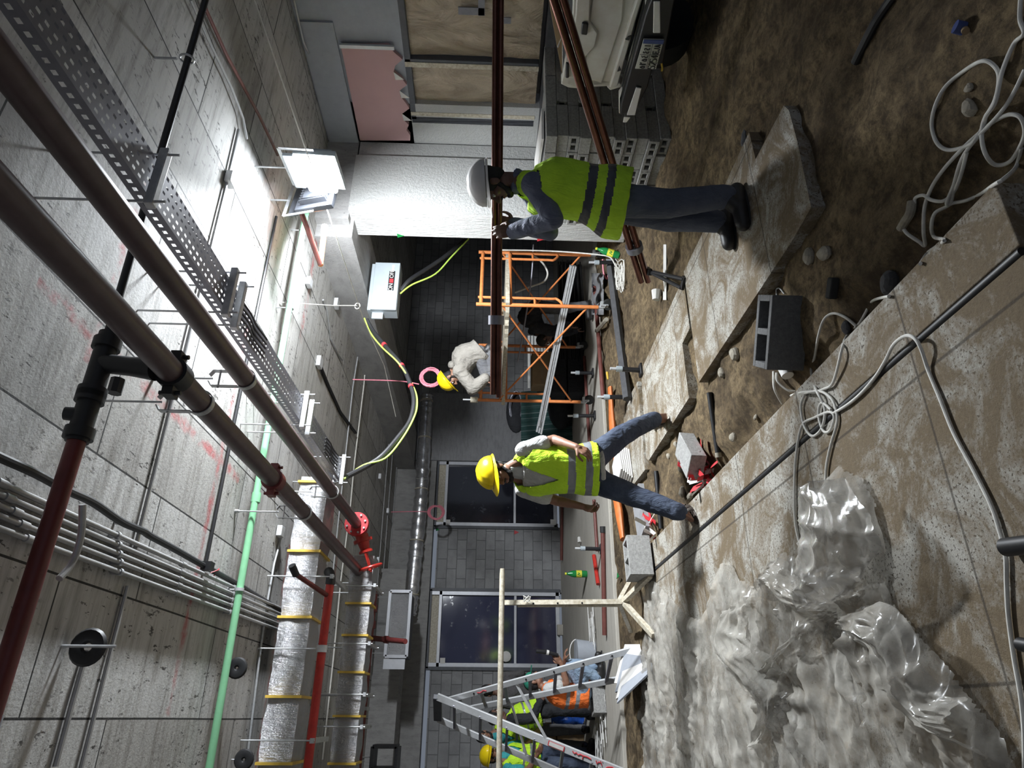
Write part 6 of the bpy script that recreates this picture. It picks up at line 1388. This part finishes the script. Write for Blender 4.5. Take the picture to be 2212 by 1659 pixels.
    if shirt:
        mb = MB(); mb.loft(torso_secs(J, .020+coat, lo=-.16)); 
        for s in 'LR':
            mb.ell(J['sh'+s], .070+coat*.6)
            if sleeve == 'long': limb(mb, J['sh'+s], J['el'+s], J['wr'+s], (.064, .056, .045), coat*.6); mb.cap(lerp(J['el'+s], J['wr'+s], .75), lerp(J['el'+s], J['wr'+s], .93), .047+coat*.3, .045+coat*.3)
            else: mb.cap(J['sh'+s], lerp(J['sh'+s], J['el'+s], .62), .066, .070)
        mb.cap(J['neck']-u*.035, J['neck']+u*.012, .072, .066)
        hull('shirt', mb, vs, M[shirt], t, smooth=3, disp=disp*1.3, dscale=.07)
        if sleeve == 'long' and not hood and shirt == 'navy': P('collar', MB().tube([J['neck'] + (Ws*math.cos(k/16*5.2-1.05) + Fd*-math.sin(k/16*5.2-1.05))*.068 + u*(.012) for k in range(17)], .016, 8, sq=1.7), M[shirt], t)
    if hood: hull('hood', MB().cap(J['neck']-Fd*.07-Ws*.08, J['neck']-Fd*.07+Ws*.08, .055, .055).cap(J['neck']-Fd*.03-Ws*.09, J['neck']+Fd*.05-Ws*.06, .03).cap(J['neck']-Fd*.03+Ws*.09, J['neck']+Fd*.05+Ws*.06, .03), .009, M[shirt], t, disp=.015)
    if vest:
        mb = MB(); secs = torso_secs(J, .038+coat, lo=vlo, hem=hem); mb.loft(secs)
        for s in 'LR': mb.cap(lerp(J['neck'], J['sh'+s], .35)-up*.025, lerp(J['neck'], J['sh'+s], .86)-up*.02, .075+coat*.5, .068+coat*.5)
        def cutf(p):
            q = p - pel; h = q.dot(up)/Lt; fr = q.dot(Fd); lat = abs((p-sm).dot(Ws))
            if h < vlo + .035: return True
            if h > 1.01 and (p-J['neck']).length < .095: return True
            if openv and fr > .02 and h > .52 and lat < .085*(h-.52)/.45 + .004: return True
            for s in 'LR':
                aw = p - (J['sh'+s]*.8+J['el'+s]*.2); 
                if ((p-J['sh'+s]).length < .088 and (p-sm).length > (J['sh'+s]-sm).length*.98 and h < .99): return True
            return False
        def mid(p):
            q = p; 
            h = (V(*q) - pel).dot(up)/Lt
            for a, b in bands or ((.06, .15), (.26, .35)):
                if a < h < b: return 1
            return 0
        hull('safety_vest', mb, vs, [M[vest], M['refl' if vest != 'hi2' else 'refld']], t, smooth=3, disp=disp*2.0, dscale=.11, cut=cutf, mid=mid)
    return t, body
def j(x, y, d): return pd(x, y, d)
LFT, RGT, TOC = -CR, CR, V(-CF.x, -CF.y, 0).normalized()
UP = V(0, 0, 1)
# ---- near worker, facing left, tube on his far shoulder
N_ = dict(head=j(1066, 397, 4.25), hf=(LFT*.98 + TOC*-.15 - UP*.06), hu=UP + RGT*.08, neck=j(1120, 393, 4.25), shL=j(1152, 398, 4.09), shR=j(1150, 416, 4.42), elL=j(1196, 474, 4.10), wrL=j(1110, 500, 4.34), elR=j(1186, 500, 4.50), wrR=j(1112, 486, 4.56),
 hipL=j(1318, 432, 4.16), hipR=j(1318, 442, 4.36), knL=j(1442, 440, 4.15), knR=j(1440, 470, 4.38), anL=j(1566, 424, 4.20), anR=j(1546, 478, 4.40), toL=j(1588, 478, 4.12), toR=j(1562, 520, 4.36), heL=j(1592, 412, 4.22), heR=j(1566, 462, 4.42),
 fdL=UP*.95+CF*.12, pnL=CF*.9+UP*.0, curlL=.45, fdR=UP*.95+RGT*.2, pnR=TOC*.9, curlR=.25, tcL=.6, lean=RGT*.035, bulk=1.14, front=LFT)
N_['heL'].z = .045; N_['heR'].z = .045; N_['toL'].z = .04; N_['toR'].z = .04
person('person in white helmet and lime vest over navy shirt, shouldering a long copper bundle', N_, .006, 'skind', 'navy', 'long', 'hi2', ((.04, .14), (.25, .36)), 'jeansg', 'shoe', 'helmw', openv=False, base=pz(1590, 440, 0), hem=.04, vlo=-.22, disp=.010, tgrow=.034, coat=.012)
# ---- striding worker in yellow helmet
Yw = dict(head=j(1074, 1022, 5.32), hf=(TOC*.80 + LFT*.62 - UP*.14), hu=UP + RGT*.10, neck=j(1112, 1016, 5.36), shL=j(1132, 972, 5.30), shR=j(1132, 1057, 5.44), elL=j(1196, 950, 5.34), wrL=j(1246, 966, 5.14), elR=j(1204, 1082, 5.46), wrR=j(1258, 1094, 5.36),
 hipL=j(1278, 990, 5.36), hipR=j(1280, 1036, 5.40), knL=j(1352, 935, 5.52), knR=j(1372, 1072, 5.22), anL=j(1412, 906, 5.80), anR=j(1462, 1104, 5.06), toL=pz(1436, 903, .04), toR=pz(1492, 1122, .04), heL=pz(1404, 914, .05), heR=pz(1474, 1096, .05),
 fdL=-UP*.75+TOC*.5+LFT*.35, pnL=LFT*.8-UP*.2+TOC*-.4, curlL=.55, fdR=-UP*.9+LFT*.25, pnR=RGT*.7+TOC*.3, curlR=.85, tcR=.9, lean=TOC*.01, front=TOC+LFT*.3)
yw, yb_ = person('person in yellow helmet and lime vest over white tee, striding across the slabs in sandals', Yw, .006, 'skin', 'tee', 'short', 'hi', ((.03, .13), (.27, .38)), 'jeans', 'sandal', 'helmy', base=pz(1475, 1015, 0), hem=.02, vlo=-.10, disp=.012, tgrow=.026)
# ---- hooded man kneeling on the scaffold platform
D0 = 9.05
H_ = dict(head=j(972, 818, D0-.1), hf=(LFT*.75 + TOC*.25 - UP*.6), hu=(UP*.75 + LFT*.55), neck=j(984, 797, D0), shL=j(994, 802, D0-.17), shR=j(990, 798, D0+.17), elL=j(1022, 838, D0-.2), wrL=j(1048, 818, D0-.2), elR=j(1020, 840, D0+.15), wrR=j(1046, 824, D0+.1),
 hipL=j(1036, 762, D0-.08), hipR=j(1036, 762, D0+.1), knL=j(1056, 822, D0-.12), knR=j(1056, 822, D0+.14), anL=j(1060, 765, D0-.1), anR=j(1060, 765, D0+.12), toL=j(1062, 748, D0-.1), toR=j(1062, 748, D0+.12), heL=j(1052, 756, D0-.1), heR=j(1052, 756, D0+.12),
 fdL=-UP*.6+LFT*.6, pnL=-UP, fdR=-UP*.6+LFT*.6, pnR=-UP, lean=-LFT*.06+UP*.05, front=LFT)
person('person in grey hooded jacket and yellow helmet, hunched on the scaffold platform', H_, .008, 'skin', 'hood', 'long', None, None, 'trou', 'shoe', 'helmy', hood=True, coat=.05, disp=.012, base=V((H_['hipL'].x+H_['hipR'].x)/2, (H_['hipL'].y+H_['hipR'].y)/2, 1.39))
# ---- man in black bending under the scaffold
D0 = 10.4
K_ = dict(head=j(1176, 733, D0-.1), hf=(LFT*.55 - UP*.8), hu=(LFT*.8 + UP*.5), neck=j(1158, 716, D0), shL=j(1156, 706, D0-.18), shR=j(1156, 706, D0+.18), elL=j(1198, 716, D0-.22), wrL=j(1226, 704, D0-.2), elR=j(1205, 720, D0+.18), wrR=j(1240, 712, D0+.1),
 hipL=j(1156, 662, D0-.09), hipR=j(1156, 662, D0+.09), knL=j(1212, 668, D0-.12), knR=j(1212, 668, D0+.12), anL=j(1262, 660, D0-.12), anR=j(1262, 660, D0+.12), toL=j(1272, 682, D0-.12), toR=j(1272, 682, D0+.12),
 fdL=-UP*.9+LFT*.3, pnL=RGT, fdR=-UP*.9+LFT*.3, pnR=RGT, curlL=.3, curlR=.3, lean=UP*.09, front=-UP)
person('person in black bending to the ground behind the scaffold, face hidden', K_, .008, 'skind', 'blk', 'long', None, None, 'trou', 'shoe', None, hood=True, coat=.05, disp=.025, beard=False, base=V(K_['anL'].x, K_['anL'].y, .01))
# ---- man in orange vest and green cap seated on a block
D0 = 8.75
O_ = dict(head=j(1152, 1472, D0), hf=(RGT*.9 + TOC*-.35 + UP*-.1), hu=UP, neck=j(1172, 1484, D0), shL=j(1184, 1486, D0+.17), shR=j(1184, 1488, D0-.17), elR=j(1224, 1476, D0-.22), wrR=j(1212, 1432, D0-.15), elL=j(1222, 1462, D0+.2), wrL=j(1220, 1425, D0+.1),
 hipL=j(1262, 1496, D0+.09), hipR=j(1262, 1498, D0-.09), knL=j(1232, 1436, D0+.12), knR=j(1250, 1440, D0-.12), anL=j(1280, 1438, D0+.05), anR=j(1288, 1462, D0-.12), toL=j(1292, 1418, D0+.05), toR=j(1298, 1445, D0-.1),
 fdR=UP*.6+RGT*.7, pnR=-RGT*.3-UP*.2+CF*.6, fdL=RGT, pnL=-UP, curlR=.6, lean=-RGT*.07, front=RGT)
person('person in orange vest and green cap sitting behind the ladder, hand raised', O_, .008, 'skin', 'tee', 'short', 'hio', ((.16, .26), (.42, .52)), 'jeansl', 'shoe', None, cap=True, beard=False, disp=.015, base=pz(1300, 1500, .012))
hp_ = O_['wrR'] + (UP*.6+RGT*.7).normalized()*.09
t = T('black_driver', 'black cordless driver held up by the orange vest man', 'drill', hp_); P('driver_body', MB().tube([hp_ - UP*.02 + RGT*.03, hp_+UP*.14+RGT*.07, hp_+UP*.26+RGT*.08], [.02, .028, .022], 10), M['black'], t); P('white_band', MB().tube([hp_+UP*.10+RGT*.06, hp_+UP*.13+RGT*.067], .03, 10), M['white'], t)
# ---- standing group at the far left
def standing(head, dep, face, lean=0.0, arms=None):
    c = j(*head, dep); f = face.normalized(); s_ = f.cross(UP); J = dict(head=c, hf=f-UP*.12, hu=UP)
    z = c.z; g = V(c.x, c.y, 0) - f*lean; J['neck'] = c - UP*.165 - f*.02; sm = J['neck'] - UP*.05 - f*.02
    J['shR'] = sm + s_*.185; J['shL'] = sm - s_*.185
    h = V(g.x, g.y, max(.82, z*.535)); J['hipR'] = h + s_*.09; J['hipL'] = h - s_*.09
    for k, m_ in (('R', 1), ('L', -1)):
        J['kn'+k] = V(g.x, g.y, .48) + s_*(m_*.10) + f*.03; J['an'+k] = V(g.x, g.y, .09) + s_*(m_*.11); J['to'+k] = V(g.x, g.y, .05) + s_*(m_*.12) + f*.16; J['he'+k] = V(g.x, g.y, .055) + s_*(m_*.11) - f*.05
        J['el'+k] = J['sh'+k] - UP*.27 + s_*(m_*.05) + f*.02; J['wr'+k] = J['el'+k] - UP*.12 + f*.20 - s_*(m_*.06); J['fd'+k] = f*.8-UP*.4; J['pn'+k] = -s_*m_
    J['front'] = f; return J
person('person with dark hair in charcoal shirt standing behind the ladder by the window', standing((1056, 1492), 9.9, LFT*.6+TOC*-.7, -.05), .008, 'skind', 'gshirt', 'long', None, None, 'trou', 'shoe', None, disp=.02, beard=False)
person('person in black with green vest standing behind the ladder, left of the orange vest man', standing((1072, 1548), 9.45, RGT*.8+TOC*-.4, -.06), .008, 'skind', 'blk', 'long', 'hi', ((.16, .24), (.42, .50)), 'blk', 'shoe', None, disp=.02, beard=False, coat=.02)
person('person in yellow helmet, teal shirt and lime vest at the far left behind the ladder', standing((1062, 1632), 9.2, TOC*.2+RGT*.8, .05), .008, 'skin', 'teal', 'short', 'hi', ((.16, .24), (.42, .50)), 'jeans', 'shoe', 'helmy', disp=.015)
person('bearded bareheaded person in lime vest at the far left beside the yellow helmet', standing((1046, 1592), 9.9, TOC*.75+RGT*.3, .0), .008, 'skin', 'teal', 'short', 'hi', ((.16, .24), (.42, .50)), 'trou', 'shoe', None, disp=.015)
# lettering glimpsed on the white tee
# ================================================================ SMALL MARKS
def tri(lbl, p, n, s_, mat):
    n = Vector(n); a = n.cross(V(0, 0, 1)).normalized()
    P('marker_sticker', MB().quadbox([p + a*-.45*s_ + V(0, 0, .4*s_), p + a*.45*s_ + V(0, 0, .4*s_), p - V(0, 0, .6*s_)], n*.004), mat, None, lbl, 'sticker', smooth=False)
tri('small red triangle sticker on the concrete column edge', px(1168, 516, 5.178), V(-1, 0, 0), .10, M['redtape'])
tri('small green triangle sticker high on the concrete column', px(864, 509, 5.178), V(-1, 0, 0), .08, M['greenbot'])
tri('small red triangle sticker on the block wall right of the left window', py(1115, 1150, YW-.003), V(0, -1, 0), .10, M['redtape'])
tri('small green triangle sticker high on the block wall between the windows', py(945, 1144, YW-.003), V(0, -1, 0), .08, M['greenbot'])
p = ps(1316, 811); P('scrap', MB().tube([p+V(-.06, 0, .02), p+V(.06, .03, .02)], [.012, .018], 8), M['tape'], None, 'small yellow scrap on the sand before the scaffold', 'scrap')
cy = SC.cycles
cy.max_bounces = 6; cy.diffuse_bounces = 3; cy.glossy_bounces = 3; cy.transmission_bounces = 4; cy.transparent_max_bounces = 6
